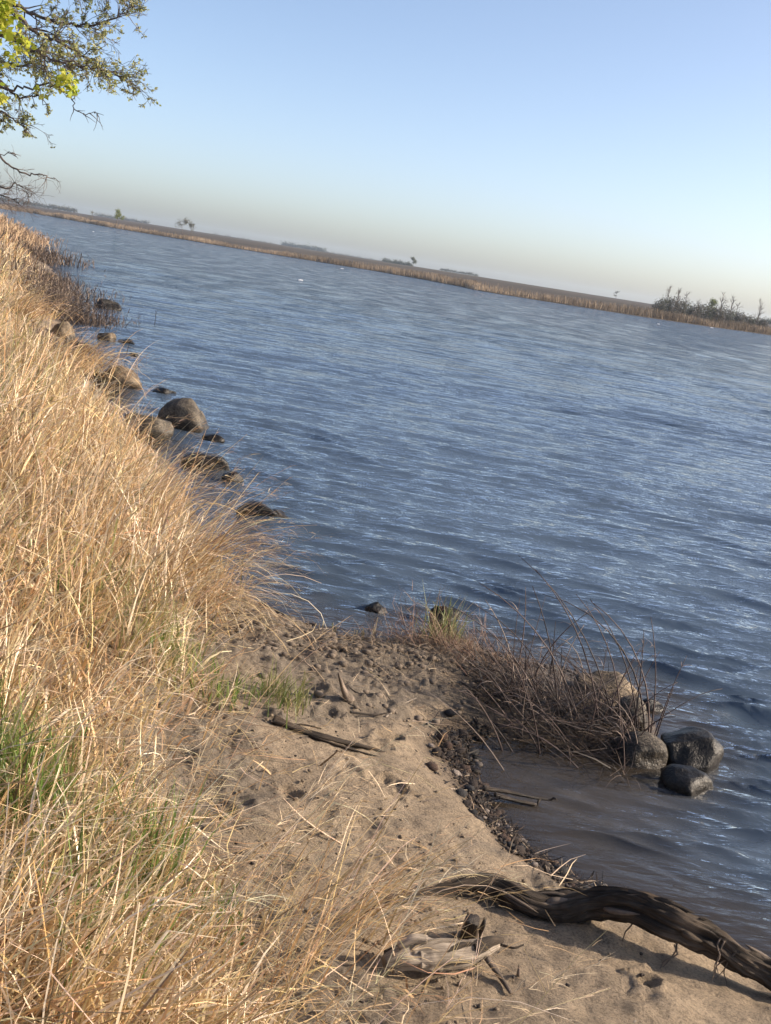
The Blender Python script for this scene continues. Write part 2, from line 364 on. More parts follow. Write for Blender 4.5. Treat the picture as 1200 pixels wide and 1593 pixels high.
for (px, py, rr_, dp) in PRA:
    sel = (np.abs(gx - px) < rr_ * 3) & (np.abs(gy - py) < rr_ * 3)
    if not sel.any(): continue
    an = px * 37.0 % 3.14
    lx, ly = gx[sel] - px, gy[sel] - py
    q = ((lx * math.cos(an) + ly * math.sin(an)) / rr_) ** 2 + ((-lx * math.sin(an) + ly * math.cos(an)) / (rr_ * .72)) ** 2
    q = np.maximum(q * (1 + .75 * vnoise(gx[sel] * 22, gy[sel] * 22, 51)) + .25 * vnoise(gx[sel] * 45, gy[sel] * 45, 52), 0)
    dp = dp * (.45 + .75 * ((px * 91.7) % 1)); disp[sel] += -dp * np.exp(-q ** 1.5) + dp * .45 * np.exp(-((np.sqrt(np.maximum(q, 0)) - 1.45) / .35) ** 2)
gz = gz + disp * sandy
wet = np.clip(1 - sstep(.015, .11, gz + .015 * vnoise(gx * 7, gy * 7, 61)), 0, 1)
wet = np.maximum(wet, .95 * np.exp(-(((gx - 1.12) / .55) ** 2 + ((gy - 6.0) / .8) ** 2)) * sstep(-.2, .4, vnoise(gx * 6, gy * 6, 63) + .5))
wet = np.maximum(wet, .62 * np.exp(-(((gx - .15) / .75) ** 2 + ((gy - 6.25) / .55) ** 2)) * sstep(-.35, .35, vnoise(gx * 9, gy * 9, 64) + .35 * vnoise(gx * 30, gy * 30, 65)))
ny, nx = GX.shape
idx = np.arange(nx * ny).reshape(ny, nx)
gf = np.stack([idx[:-1, :-1], idx[:-1, 1:], idx[1:, 1:], idx[1:, :-1]], -1).reshape(-1, 4)
ground = mesh_np('ground', np.stack([gx, gy, gz], 1), gf, M_GROUND, smooth=True,
                 attrs={'bank': sstep(.1, .6, ge_ + .25 * vnoise(gx * 3, gy * 3, 71)), 'wet': wet, 'silt': np.clip(crumb * .75, 0, 1) * fade})
tag(ground, 'sandy lakeshore with footprints rising to a grassy bank', kind='structure')

# ------------------------------------------------------------------ water
th_in = np.radians(np.arange(-30, 34, .16))
th = np.concatenate([np.radians(np.arange(-100, -30, 2.0)), th_in, np.radians(np.arange(34, 170, 2.0))])
rr = np.exp(np.arange(math.log(2.2), math.log(60), .0042)); rr = np.concatenate([rr, np.exp(np.arange(math.log(60.4), math.log(1500), .012))])
TH, RR = np.meshgrid(th, rr); wx = (RR * np.sin(TH)).ravel(); wy = (RR * np.cos(TH)).ravel(); wr = RR.ravel()
wd = np.full(wx.shape, 100.0)
nr = wr < 90
wd[nr] = -poly_sd(wx[nr], wy[nr], SHORE)
calm = sstep(-.08, .6, wd)                       # waves die out in the shallows
cove = np.exp(-(((wx - 1.15) / .55) ** 2 + ((wy - 4.75) / .5) ** 2))
chop = np.clip(.10 + .9 * calm, 0, 1) * (1 - .3 * cove)
zz = np.zeros_like(wx); hx = np.zeros_like(wx); hy = np.zeros_like(wx)
wrng = np.random.default_rng(5)
cell = wr * .0042 * 1.2
warp = .35 * vnoise(wx * .35, wy * .35, 81) ; warp2 = .30 * vnoise(wx * .45, wy * .45, 82) + .05 * vnoise(wx * 1.7, wy * 1.7, 83)
gust = 1 + .5 * fbm(wx * .08, wy * .22, 91, 3)
for lam, amp, n in ((5.0, .0030, 5), (2.6, .0040, 7), (1.3, .0036, 9), (.7, .0052, 12), (.38, .0062, 18), (.21, .0048, 18), (.12, .0032, 18)):
    res = np.clip((lam / cell - 1.8) / 2, 0, 1)
    grp = np.zeros_like(wx)
    res = res * sstep(-.1, .35 + 1.6 * lam, wd)          # longer waves die out further from the shore
    act = res > 0
    for k in range(n):
        a = math.radians(-94 + wrng.normal(0, 10 if lam > .3 else 15)); l = lam * wrng.uniform(.72, 1.35)
        kx, ky = math.cos(a) * 2 * math.pi / l, math.sin(a) * 2 * math.pi / l
        ph = wrng.uniform(0, 6.28)
        A = amp * wrng.uniform(.5, 1.3) * 1.35 / math.sqrt(n / 4)
        arg = kx * (wx[act] + warp[act]) + ky * (wy[act] + warp2[act]) + ph
        m = A * res[act]
        zz[act] += m * np.cos(arg); s = m * np.sin(arg) * .8
        hx[act] -= math.cos(a) * s; hy[act] -= math.sin(a) * s
env = chop * np.clip(gust, .45, 1.6)
V = np.stack([wx + hx * env, wy + hy * env, zz * env], 1)
ny, nx = TH.shape; idx = np.arange(nx * ny).reshape(ny, nx)
wf = np.stack([idx[:-1, :-1], idx[1:, :-1], idx[1:, 1:], idx[:-1, 1:]], -1).reshape(-1, 4)
wf = wf[(wd[wf] > -.8).any(1)]
wf = wf[:, ::-1]
depth = np.maximum(wd, 0)
murk = np.clip(.32 + .68 * (1 - np.exp(-depth / .75)), 0, 1)
water = mesh_np('water', V, wf, M_WATER, smooth=True, attrs={'offshore': sstep(.0, .7, wd) * (1 - .7 * cove), 'murk': murk, 'farness': sstep(5, 60, wr) , 'chop': chop})
tag(water, 'choppy blue grey lake water', kind='structure')

# ------------------------------------------------------------------ far shore: field sheet and reed belt
FAR_PX = [(-420, 262), (-200, 296), (50, 331.5), (180, 355), (300, 375), (450, 400), (600, 424), (720, 446.5), (741, 451.5), (800, 461), (900, 477), (1020, 496), (1200, 521.5), (1500, 563), (1900, 622)]
FAR = [tuple(at_z(u, v).xy) for u, v in FAR_PX]
FARP = np.array(FAR)
# densify
def resample(P, step):
    P = np.asarray(P, float); seg = np.hypot(*np.diff(P, axis=0).T); s = np.concatenate([[0], np.cumsum(seg)])
    t = np.arange(0, s[-1], step); return np.stack([np.interp(t, s, P[:, k]) for k in range(P.shape[1])], 1)
farline = resample(FARP, 4.0)
farline = farline + np.stack([2.0 * vnoise(farline[:, 0] * .05, farline[:, 1] * .05, 3), 2.5 * vnoise(farline[:, 0] * .06, farline[:, 1] * .06, 4)], 1)
inl = np.concatenate([[-6, -1.5, 0, 1, 3], np.exp(np.arange(math.log(5), math.log(2300), .13))])
dirs = farline / np.linalg.norm(farline, axis=1, keepdims=True)
def field_z(s, x, y):
    return np.where(s < 0, .25 * s, .12 + .2 * sstep(0, 30, s) + 1.5 * sstep(30, 260, s) + 2.4 * sstep(200, 900, s)) + .5 * vnoise(x * .004, y * .004, 14) * sstep(60, 400, s)
FX = farline[:, None, 0] + dirs[:, None, 0] * inl[None]; FY = farline[:, None, 1] + dirs[:, None, 1] * inl[None]
S = np.broadcast_to(inl[None], FX.shape)
FZ = field_z(S, FX, FY)
ang = np.degrees(np.arctan2(FX, FY))
green = .7 * sstep(15, 17, ang) * (1 - sstep(70, 110, S)) * sstep(22, 30, S) + .06 * sstep(.3, .7, vnoise(FX * .003, FY * .003, 15))
ny, nx = FX.shape; idx = np.arange(nx * ny).reshape(ny, nx)
ff = np.stack([idx[:-1, :-1], idx[1:, :-1], idx[1:, 1:], idx[:-1, 1:]], -1).reshape(-1, 4)[:, ::-1]
field = mesh_np('field', np.stack([FX.ravel(), FY.ravel(), FZ.ravel()], 1), ff, M_FIELD, smooth=True, attrs={'green': np.clip(green, 0, 1)})
tag(field, 'brown ploughed field rising behind the far shore', kind='structure')
def far_point(u, inland):
    """place on the far land in the direction of pixel column u"""
    h = 410 + .1584 * (u - 600)
    r = ray(u, h + 6); d0 = np.array([r.x, r.y]) / math.hypot(r.x, r.y)
    a0 = math.atan2(d0[0], d0[1]); aa = np.arctan2(farline[:, 0], farline[:, 1])
    k = int(np.argmin(np.abs(aa - a0))); D = np.hypot(*farline[k])
    x, y = d0 * (D + inland)
    return Vector((x, y, float(field_z(np.array(inland), x, y))))

def blades(base, height, az, th0, th1, width, col, K=5, taper=.75, wig=.0, side_rand=.8, power=1.5, kink=0.0):
    """vectorised curved strips. th0/th1: tilt from vertical at the base and added along the blade"""
    n = len(base); t = np.linspace(0, 1, K)
    tm = (t[:-1] + t[1:]) / 2
    ang = th0[:, None] + th1[:, None] * tm[None] ** power
    if kink:
        kk = (rng.random(n) < kink); kp = rng.uniform(.3, .8, n); ang = ang + (kk * rng.normal(.9, .6, n))[:, None] * (tm[None] > kp[:, None])
    azz = az[:, None] + wig * rng.normal(0, 1, (n, K - 1)).cumsum(1)
    ds = (height / (K - 1))[:, None]
    dx = np.sin(ang) * np.cos(azz) * ds; dy = np.sin(ang) * np.sin(azz) * ds; dz = np.cos(ang) * ds
    P = np.zeros((n, K, 3)); P[:, 1:, 0] = dx.cumsum(1); P[:, 1:, 1] = dy.cumsum(1); P[:, 1:, 2] = dz.cumsum(1)
    P += base[:, None, :]
    sa = az + np.pi / 2 + rng.normal(0, side_rand, n)
    side = np.stack([np.cos(sa), np.sin(sa), rng.normal(0, .25, n)], 1)
    w = width[:, None] * (1 - t[None] ** 2 * taper) * .5
    A = P + side[:, None] * w[..., None]; B = P - side[:, None] * w[..., None]
    V = np.concatenate([A[:, :, None], B[:, :, None]], 2).reshape(n, K * 2, 3)
    k = np.arange(K - 1); q = np.stack([2 * k, 2 * k + 1, 2 * k + 3, 2 * k + 2], 1)
    Fc = (q[None] + (np.arange(n) * K * 2)[:, None, None]).reshape(-1, 4)
    C = np.repeat(col[:, None], K * 2, 1)
    return V.reshape(-1, 3), Fc, C.reshape(-1, 3), P

def straw_cols(n, seed=0, mix=(.4, .32, .2, .08)):
    r = np.random.default_rng(seed + 100)
    pal = np.array([(.61, .435, .228), (.81, .65, .43), (.45, .29, .14), (.25, .18, .105)])
    c = pal[r.choice(4, n, p=mix)]
    return np.clip(c * r.uniform(.75, 1.2, (n, 1)) * (1 + r.normal(0, .05, (n, 3))), 0, 1)

# reed belt on the far shore
def far_reeds():
    n = 70000
    L = resample(farline, 1.0); aa = np.degrees(np.arctan2(L[:, 0], L[:, 1])); L = L[(aa > -32) & (aa < 36)]
    k = rng.integers(0, len(L), n); s = rng.exponential(9, n) + .2; s = np.minimum(s, 45)
    d = L[k] / np.linalg.norm(L[k], axis=1, keepdims=True)
    jit = rng.uniform(-.6, .6, (n, 2))
    xy = L[k] + d * s[:, None] + jit
    h = rng.uniform(.9, 1.6, n) * (1 + .45 * vnoise(xy[:, 0] * .06, xy[:, 1] * .06, 8)) * np.where(s < 2, .8, 1)
    z = field_z(s, xy[:, 0], xy[:, 1])
    base = np.column_stack([xy, z - .1])
    pal = np.array([(.37, .285, .20), (.29, .22, .155), (.44, .35, .25), (.20, .15, .108)])
    patch = .82 + .35 * vnoise(xy[:, 0] * .09, xy[:, 1] * .05, 12)
    c = pal[rng.choice(4, n, p=(.4, .3, .15, .15))] * patch[:, None]
    V, Fc, C, _ = blades(base, h, rng.uniform(0, 6.28, n), rng.uniform(0, .2, n), rng.uniform(0, .5, n), rng.uniform(.06, .14, n), c, K=3, taper=.7)
    o = mesh_np('far_reed_belt', V, Fc, M_FARVEG, col=C)
    tag(o, 'golden brown reed belt along the far shore', 'reeds', kind='stuff')
far_reeds()

# ------------------------------------------------------------------ tubes, trees
def tube(pts, rad, seg=6, ridge=None, close=True, along0=0.0):
    """swept tube -> V, faces, along, around"""
    P = np.asarray([tuple(p) for p in pts], float); n = len(P); rad = np.asarray(rad, float)
    T = np.gradient(P, axis=0); T /= np.linalg.norm(T, axis=1, keepdims=True) + 1e-9
    ref = np.array([0, 0, 1.0]) if abs(T[0, 2]) < .9 else np.array([1.0, 0, 0])
    u = np.cross(T[0], ref); u /= np.linalg.norm(u)
    V = np.zeros((n, seg, 3)); al = np.zeros((n, seg)); ar = np.zeros((n, seg)); s = along0
    a = np.arange(seg) / seg * 2 * math.pi
    for i in range(n):
        u = u - T[i] * np.dot(u, T[i]); u /= np.linalg.norm(u) + 1e-9
        w = np.cross(T[i], u)
        if i: s += np.linalg.norm(P[i] - P[i - 1])
        r = rad[i] * (ridge(s, a) if ridge else 1)
        V[i] = P[i] + (np.cos(a) * r)[:, None] * u + (np.sin(a) * r)[:, None] * w
        al[i] = s; ar[i] = np.minimum(a, 2 * math.pi - a) / math.pi
    idx = np.arange(n * seg).reshape(n, seg); nxt = np.roll(idx, -1, 1)
    Fq = np.stack([idx[:-1], nxt[:-1], nxt[1:], idx[1:]], -1).reshape(-1, 4)
    V = V.reshape(-1, 3); tris = np.zeros((0, 3), int); al = al.ravel(); ar = ar.ravel()
    if close:
        m = len(V); V = np.concatenate([V, P[:1], P[-1:]])
        tris = np.concatenate([np.stack([nxt[0], idx[0], np.full(seg, m)], 1), np.stack([idx[-1], nxt[-1], np.full(seg, m + 1)], 1)])
        al = np.concatenate([al, [0, s]]); ar = np.concatenate([ar, [.5, .5]])
    return V, [Fq, tris], al, ar
def tubes_obj(name, tl, mat, parent=None, smooth=True):
    V, Fc = join([(t[0], t[1]) for t in tl])
    return mesh_np(name, V, Fc, mat, parent, attrs={'along': np.concatenate([t[2] for t in tl]), 'around': np.concatenate([t[3] for t in tl])}, smooth=smooth)
def smooth_path(pts, n):
    P = np.asarray([tuple(p) for p in pts], float); m = len(P)
    Q = np.concatenate([[2 * P[0] - P[1]], P, [2 * P[-1] - P[-2]]])
    out = []
    for t in np.linspace(0, m - 1 - 1e-6, n):
        i = int(t); f = t - i; p0, p1, p2, p3 = Q[i], Q[i + 1], Q[i + 2], Q[i + 3]
        out.append(.5 * ((2 * p1) + (-p0 + p2) * f + (2 * p0 - 5 * p1 + 4 * p2 - p3) * f * f + (-p0 + 3 * p1 - 3 * p2 + p3) * f ** 3))
    return np.array(out)

def leaf_quads(centers, size, cols, r, droop=.3, per=5):
    """small pointed leaves round each centre"""
    n = len(centers) * per
    c = np.repeat(np.asarray(centers, float), per, 0); cl = np.repeat(cols, per, 0) * r.uniform(.75, 1.25, (n, 1))
    d = r.normal(0, 1, (n, 3)); d[:, 2] = d[:, 2] * .7 - droop; d /= np.linalg.norm(d, axis=1, keepdims=True)
    s = np.cross(d, r.normal(0, 1, (n, 3))); s /= np.linalg.norm(s, axis=1, keepdims=True)
    nn = np.cross(d, s)
    L = np.repeat(size, per)[:, None] * r.uniform(.6, 1.2, (n, 1)); W = L * r.uniform(.22, .34, (n, 1))
    a = c + d * L * .08; b = c + d * L * .5 + s * W + nn * L * .06; e = c + d * L; f = c + d * L * .5 - s * W + nn * L * .06
    V = np.stack([a, b, e, f], 1).reshape(-1, 3)
    Fc = np.arange(n * 4).reshape(-1, 4)
    return V, Fc, np.repeat(cl, 4, 0)

def grow(start, d, length, r0, level, maxlev, rnd, out, tips, spread=.6, grav=-.05, kids=(3, 5), seg=6, minr=.0012):
    n = 5 if level < maxlev else 4
    P = [Vector(start)]; dv = Vector(d).normalized(); step = length / n
    for k in range(n):
        dv = (dv + Vector((rnd.gauss(0, .16), rnd.gauss(0, .16), rnd.gauss(0, .14) + grav))).normalized()
        P.append(P[-1] + dv * step)
    rad = [max(r0 * (1 - .75 * k / n), minr) for k in range(n + 1)]
    out.append(tube(P, rad, max(3, seg), close=False))
    if level >= maxlev:
        tips.append(P[-1]); tips.append(P[-2]); 
        if rnd.random() < .6: tips.append(P[2])
        return
    for k in range(rnd.randint(*kids)):
        t = rnd.uniform(.25, 1.0) * n; i = min(int(t), n - 1); q = P[i].lerp(P[i + 1], t - i)
        ax = (P[i + 1] - P[i]).normalized()
        rv = Vector((rnd.gauss(0, 1), rnd.gauss(0, 1), rnd.gauss(0, 1))); rv = (rv - ax * rv.dot(ax)).normalized()
        nd = ax * math.cos(spread * rnd.uniform(.6, 1.3)) + rv * math.sin(spread * rnd.uniform(.6, 1.3))
        grow(q, nd, length * rnd.uniform(.4, .65), rad[i] * .62, level + 1, maxlev, rnd, out, tips, spread, grav, kids, max(3, seg - 1), minr)

# ---- the leafy tree reaching in from the left (trunk stands on the bank, left of the picture)
def limb(out, tips, pts, r0, r1, rnd, ntw, lev=2, tl=(.25, .6), spread=.65, grav=-.03, start=.15, kids=(3, 5)):
    P = smooth_path(pts, len(pts) * 5); m = len(P)
    P = P + np.array([[rnd.gauss(0, .006) for _ in range(3)] for _ in range(m)])
    rad = np.linspace(r0, r1, m)
    out.append(tube(P, rad, 7))
    for k in range(ntw):
        t = rnd.uniform(start, 1) * (m - 1.01); i = int(t); q = Vector(P[i]).lerp(Vector(P[i + 1]), t - i)
        ax = Vector(P[i + 1] - P[i]).normalized()
        rv = Vector((rnd.gauss(0, 1), rnd.gauss(0, 1), rnd.gauss(0, .8))); rv = (rv - ax * rv.dot(ax)).normalized()
        a = spread * rnd.uniform(.6, 1.4)
        grow(q, ax * math.cos(a) + rv * math.sin(a), rnd.uniform(*tl), max(min(rad[i] * .45, .007), .003), 1, lev, rnd, out, tips, spread, grav, kids, 4)

def leafy_tree():
    rnd = random.Random(21); r = np.random.default_rng(21)
    root_xy = (-4.6, 7.0); gz0 = ground_z(*root_xy)
    t = empty('leafy_tree', (0, 0, 0))
    wood, tips = [], []
    Y = 7.0
    trunk = smooth_path([(root_xy[0], Y, gz0 - .1), (-4.55, 7.0, 1.6), (-4.4, 6.95, 2.8), (-4.2, 7.0, 3.9), (-4.1, 7.05, 5.2), (-4.15, 7.1, 6.6)], 26)
    tr = tubes_obj('trunk', [tube(trunk, np.linspace(.17, .06, 26), 14, ridge=lambda s, a: 1 + .08 * np.sin(a * 7 + s * 2) + .05 * np.sin(a * 3 - s * 5))], M_BARK, t)
    hub = Vector(trunk[14]); hub2 = Vector(trunk[18]); hub3 = Vector(trunk[21]); hub0 = Vector(trunk[11])
    A = lambda u, v, y=Y: at_y(u, v, y)
    limb(wood, tips, [hub2, A(-150, -70), A(-30, -12), A(25, 20), A(48, 44), A(82, 62), A(125, 84), A(165, 108), A(205, 130)], .020, .003, rnd, 40, 3, (.07, .21), start=.3)
    limb(wood, tips, [hub2, A(-110, -60, 7.2), A(20, 5, 7.2), A(62, 27, 7.2), A(108, 38, 7.2), A(150, 36, 7.2), A(190, 22, 7.2), A(212, 2, 7.2)], .016, .002, rnd, 30, 3, (.07, .2), start=.3, grav=.0)
    limb(wood, tips, [hub, A(-120, 30, 6.8), A(-10, 52, 6.8), A(38, 70, 6.8), A(70, 86, 6.8), A(98, 96, 6.8), A(140, 104, 6.8), A(172, 112, 6.8)], .015, .002, rnd, 32, 3, (.07, .2), start=.3)
    limb(wood, tips, [hub3, A(-90, -120, 7.3), A(30, -70, 7.3), A(95, -40, 7.3), A(150, -20, 7.3), A(185, -6, 7.3)], .014, .002, rnd, 26, 3, (.08, .2), start=.25, grav=-.05)
    limb(wood, tips, [hub, A(-140, 70, 7.1), A(-30, 84, 7.1), A(12, 100, 7.1), A(45, 100, 7.1), A(85, 92, 7.1), A(120, 100, 7.1)], .012, .002, rnd, 26, 3, (.07, .2), start=.3)
    limb(wood, tips, [hub0, A(-160, 130, 6.9), A(-50, 140, 6.9), A(-4, 168, 6.9), A(20, 186, 6.9), A(48, 198, 6.9)], .016, .002, rnd, 16, 3, (.06, .14), start=.35, grav=-.06)
    limb(wood, tips, [hub0, A(-180, 150, 7.2), A(-70, 120, 7.2), A(-10, 120, 7.2), A(30, 150, 7.2), A(60, 150, 7.2), A(75, 165, 7.2)], .016, .002, rnd, 14, 3, (.06, .14), start=.35, grav=-.05)
    keep = [p for p in tips if rnd.random() < .2]
    # bare twig hanging below the crown
    limb(wood, [], [A(95, 120), A(108, 150), A(120, 172), A(132, 178), A(147, 174), A(152, 182)], .004, .0015, rnd, 9, 1, (.05, .12), start=.2)
    tubes_obj('branches', wood, M_BARK, t)
    pal = np.array([(.40, .42, .14), (.33, .35, .13), (.46, .44, .19), (.29, .29, .14)])
    c = pal[r.choice(4, len(keep))]
    V, Fc, C = leaf_quads([tuple(p) for p in keep], r.uniform(.014, .028, len(keep)), c, r, .1, 5)
    mesh_np('foliage', V, Fc, M_LEAF, t, col=C)
    # nearer low branch with the large bright fresh leaf clusters
    wood2, tips2 = [], []
    N4 = 4.3
    limb(wood2, tips2, [hub0, A(-420, 110, 5.4), A(-120, 130, N4), A(0, 136, N4), A(45, 134, N4), A(82, 130, N4), A(98, 124, N4)], .008, .002, rnd, 3, 1, (.05, .12), start=.6)
    limb(wood2, tips2, [hub, A(-330, -20, 5.4), A(-90, -6, 4.2), A(-20, 4, 4.2), A(6, 16, 4.2)], .008, .002, rnd, 2, 1, (.05, .1), start=.7)
    limb(wood2, tips2, [hub, A(-260, 50, 5.4), A(-60, 50, 4.6), A(0, 52, 4.6), A(30, 58, 4.6)], .012, .003, rnd, 3, 1, (.05, .12), start=.6)
    tubes_obj('near_branches', wood2, M_BARK, t)
    cl, sz = [], []
    for (u, v, y, nn, rad, s) in ((103, 126, N4, 34, .038, .030), (2, 16, 4.2, 70, .05, .036), (22, 55, 4.6, 22, .05, .03), (38, 74, 4.6, 8, .03, .035), (-2, 152, 4.4, 14, .03, .032), (14, 96, 4.6, 8, .04, .035), (75, 143, N4, 3, .02, .03)):
        q = A(u, v, y)
        for k in range(nn): cl.append((q.x + rnd.gauss(0, rad * .6), q.y + rnd.gauss(0, rad * .6), q.z + rnd.gauss(0, rad * .6))); sz.append(s)
    c = np.array([(.42, .46, .05), (.32, .40, .045), (.5, .5, .09)])[r.choice(3, len(cl))]
    V, Fc, C = leaf_quads(cl, np.array(sz), c, r, .15, 4)
    lf = mesh_np('fresh_leaves', V, Fc, M_LEAF, t, col=C); lf['label'] = 'large bright yellow green young leaf clusters'
    tag(t, 'leafing tree with fine dark branches and yellow green young leaves, upper left corner', 'tree')
leafy_tree()

def bare_tree():
    rnd = random.Random(5)
    y = 10.5
    A = lambda u, v, yy=y: at_y(u, v, yy)
    b = A(-330, 420); gz0 = ground_z(b.x, y)
    t = empty('bare_tree')
    tp = smooth_path([(b.x, y, gz0 - .1), (b.x + .1, y, gz0 + .8), (b.x + .3, y + .05, gz0 + 1.8), (b.x + .35, y, gz0 + 3)], 14)
    tubes_obj('trunk', [tube(tp, np.linspace(.07, .03, 14), 9)], M_BARK, t)
    w, tips = [], []
    h = Vector(tp[9]); h2 = Vector(tp[7]); h3 = Vector(tp[5])
    limb(w, tips, [h, A(-90, 205), A(-20, 225), A(2, 246), A(20, 262), A(44, 271), A(66, 271), A(74, 276), A(86, 276)], .014, .003, rnd, 11, 2, (.10, .26), start=.45, kids=(1, 3), spread=.8)
    limb(w, tips, [h2, A(-110, 250), A(-40, 275), A(-5, 290), A(14, 292), A(24, 284), A(36, 296), A(46, 308)], .010, .003, rnd, 26, 2, (.10, .28), start=.35, spread=.9)
    limb(w, tips, [h3, A(-120, 300), A(-40, 305), A(-6, 303), A(14, 308), A(30, 318)], .010, .003, rnd, 18, 2, (.10, .26), start=.35, spread=.9)
    limb(w, tips, [h, A(-100, 190), A(-30, 232), A(0, 240), A(20, 238), A(28, 246)], .008, .002, rnd, 5, 1, (.06, .14), start=.6)
    tubes_obj('branches', w, M_BARK, t)
    tag(t, 'leafless tree with thin bare twigs hanging at the left edge below the leafy crown', 'tree')
bare_tree()

# ---- far trees
def far_tree(name, pos, h, w, label, seed, leaf=0, lcol=(.16, .17, .07), trunk_h=.35, nb=7, lsize=.35, group=None, bare_col=None, clear=.3, up=.6):
    rnd = random.Random(seed); r = np.random.default_rng(seed)
    t = empty(name, pos); out, tips = [], []
    lean = Vector((rnd.gauss(0, .05), rnd.gauss(0, .05), 1))
    P = [Vector((0, 0, -.2)) + lean * (h * .92 * k / 6) + Vector((rnd.gauss(0, .02) * h * k / 6, rnd.gauss(0, .02) * h * k / 6, 0)) for k in range(7)]
    tubes_obj('trunk', [tube(P, [max(.022 * h * (1 - k / 6.4), .03) for k in range(7)], 5)], M_BARK, t)
    for k in range(nb):
        f = rnd.uniform(clear, .95); q = P[int(f * 6)].lerp(P[min(6, int(f * 6) + 1)], f * 6 % 1)
        a = rnd.uniform(0, 6.28)
        grow(q, Vector((math.cos(a), math.sin(a), up)), w * rnd.uniform(.6, 1.0) * (1.15 - .6 * f), .009 * h, 1, 2, rnd, out, tips, .6, .05, (6, 8), 3, max(.014, .0045 * w))
    tl = out
    tubes_obj('branches', tl, M_BARK, t, smooth=False)['kind'] = 'stuff'
    if leaf:
        cs = [tuple(rnd.choice(tips) + Vector((rnd.gauss(0, .14 * w), rnd.gauss(0, .14 * w), rnd.gauss(0, .14 * w)))) for _ in range(leaf)]
        V, Fc, C = leaf_quads(cs, np.full(leaf, lsize), np.tile(lcol, (leaf, 1)), r, .0, 3)
        mesh_np('crown', V, Fc, M_FARVEG, t, col=C)
    tag(t, label, 'tree', group)
    return t
far_tree('far_tree', far_point(181, 24), 5.8, 2.1, 'small lone tree with a round green crown above the far left reeds', 31, 420, (.21, .235, .09), lsize=.36, clear=.5)
far_tree('far_tree', far_point(143, 30), 4.6, 1.7, 'faint thin bare tree just left of the lone green tree', 32, 60, (.2, .19, .13), lsize=.25)
far_tree('far_tree', far_point(283, 150), 6.5, 3.4, 'rounded grey bare tree, left of a pair on the far skyline', 33, 420, (.17, .16, .11), lsize=.3)
far_tree('far_tree', far_point(297, 150), 5.2, 2.6, 'rounded grey bare tree, right of a pair on the far skyline', 34, 320, (.17, .16, .11), lsize=.3)
far_tree('far_tree', far_point(957, 560), 5.0, 2.0, 'tiny solitary tree on the crest of the brown field left of the grove', 35, 60, (.15, .14, .09), lsize=.6)
far_tree('far_tree', far_point(642, 520), 5.5, 3.0, 'round tree at the right end of the far skyline wood', 36, 400, (.13, .14, .08), lsize=.6)
# grove on the right
gspec = [(1036, 34, 46, 0, 'thin bare tree at the left end of the right-hand grove'), (1052, 36, 44, 0, 'second bare tree from the left end of the right-hand grove'), (1062, 40, 40, 0, 'third bare tree from the left end of the right-hand grove, broad and twiggy'),
         (1084, 44, 32, 0, 'low bare tree in the gap left of the grove green tree'), (1106, 38, 34, 150, 'bushy tree with fresh green crown in the middle of the right-hand grove'), (1119, 44, 48, 0, 'tall narrow bare tree right of the grove green tree'),
         (1133, 38, 46, 0, 'tall bare tree right of centre in the right-hand grove'), (1141, 46, 36, 0, 'short bare tree with upright twigs near the right end of the grove'), (1176, 30, 44, 0, 'separate bare tree at the right edge of the far shore grove')]
for i, (u, inl_, hp, lf, lab) in enumerate(gspec):
    p = far_point(u, inl_); hm = 1.05 * hp / F * p.xy.length
    far_tree('grove_tree', p, hm, hm * .30, lab, 60 + i, lf * 3, (.17, .20, .07), nb=14, lsize=.3, group='trees of the right-hand grove', clear=.25, up=1.7)
def bush(name, p, w, h, col, label, seed, n=600, cat='bush', group=None, kind=None, ls=.26):
    r = np.random.default_rng(seed); rnd = random.Random(seed)
    t = empty(name, p)
    st = []
    for k in range(7):
        a = rnd.uniform(0, 6.28); q = Vector((rnd.uniform(-w, w) * .3, rnd.uniform(-w, w) * .3, -.1))
        st.append(tube([q, q + Vector((math.cos(a) * w * .15, math.sin(a) * w * .15, h * .5)), q + Vector((math.cos(a) * w * .3, math.sin(a) * w * .3, h * .9))], [.06, .045, .02], 4))
    tubes_obj('stems', st, M_BARK, t)
    d = r.normal(0, 1, (n, 3)); d /= np.linalg.norm(d, axis=1, keepdims=True); rad = r.uniform(.3, 1, n) ** .5
    c = d * rad[:, None] * np.array([w * .5, w * .5, h * .5]); c[:, 2] += h * .5
    c *= (1 + .25 * r.normal(0, 1, (n, 1)) * .5)
    c[:, 2] = np.maximum(c[:, 2], .1)
    V, Fc, C = leaf_quads(c, r.uniform(.6, 1.2, n) * ls, np.tile(col, (n, 1)) * r.uniform(.7, 1.3, (n, 1)), r, -.1, 4)
    mesh_np('foliage', V, Fc, M_FARVEG, t, col=C)
    tag(t, label, cat, group)
gb = [1024, 1034, 1046, 1057, 1068, 1080, 1092, 1104, 1116, 1127, 1139, 1150, 1163, 1174, 1186]
names = ['first', 'second', 'third', 'fourth', 'fifth', 'sixth', 'seventh', 'eighth', 'ninth', 'tenth', 'eleventh', 'twelfth', 'thirteenth', 'fourteenth', 'fifteenth']
for i, u in enumerate(gb):
    p = far_point(u, 30 + 6 * math.sin(i * 2.1)); hh = (2.6, 3.3, 3.5, 3.3, 3.0, 2.9, 3.2, 3.4, 3.3, 3.3, 3.0, 2.8, 2.5, 2.4, 2.2)[i]
    bush('grove_bush', p, 3.0, hh * 1.3, ((.13, .125, .10), (.135, .14, .095), (.125, .115, .095))[i % 3], 'dark rounded bush in the right-hand grove, %s from its left end' % names[i], 80 + i, group='bushes of the right-hand grove')
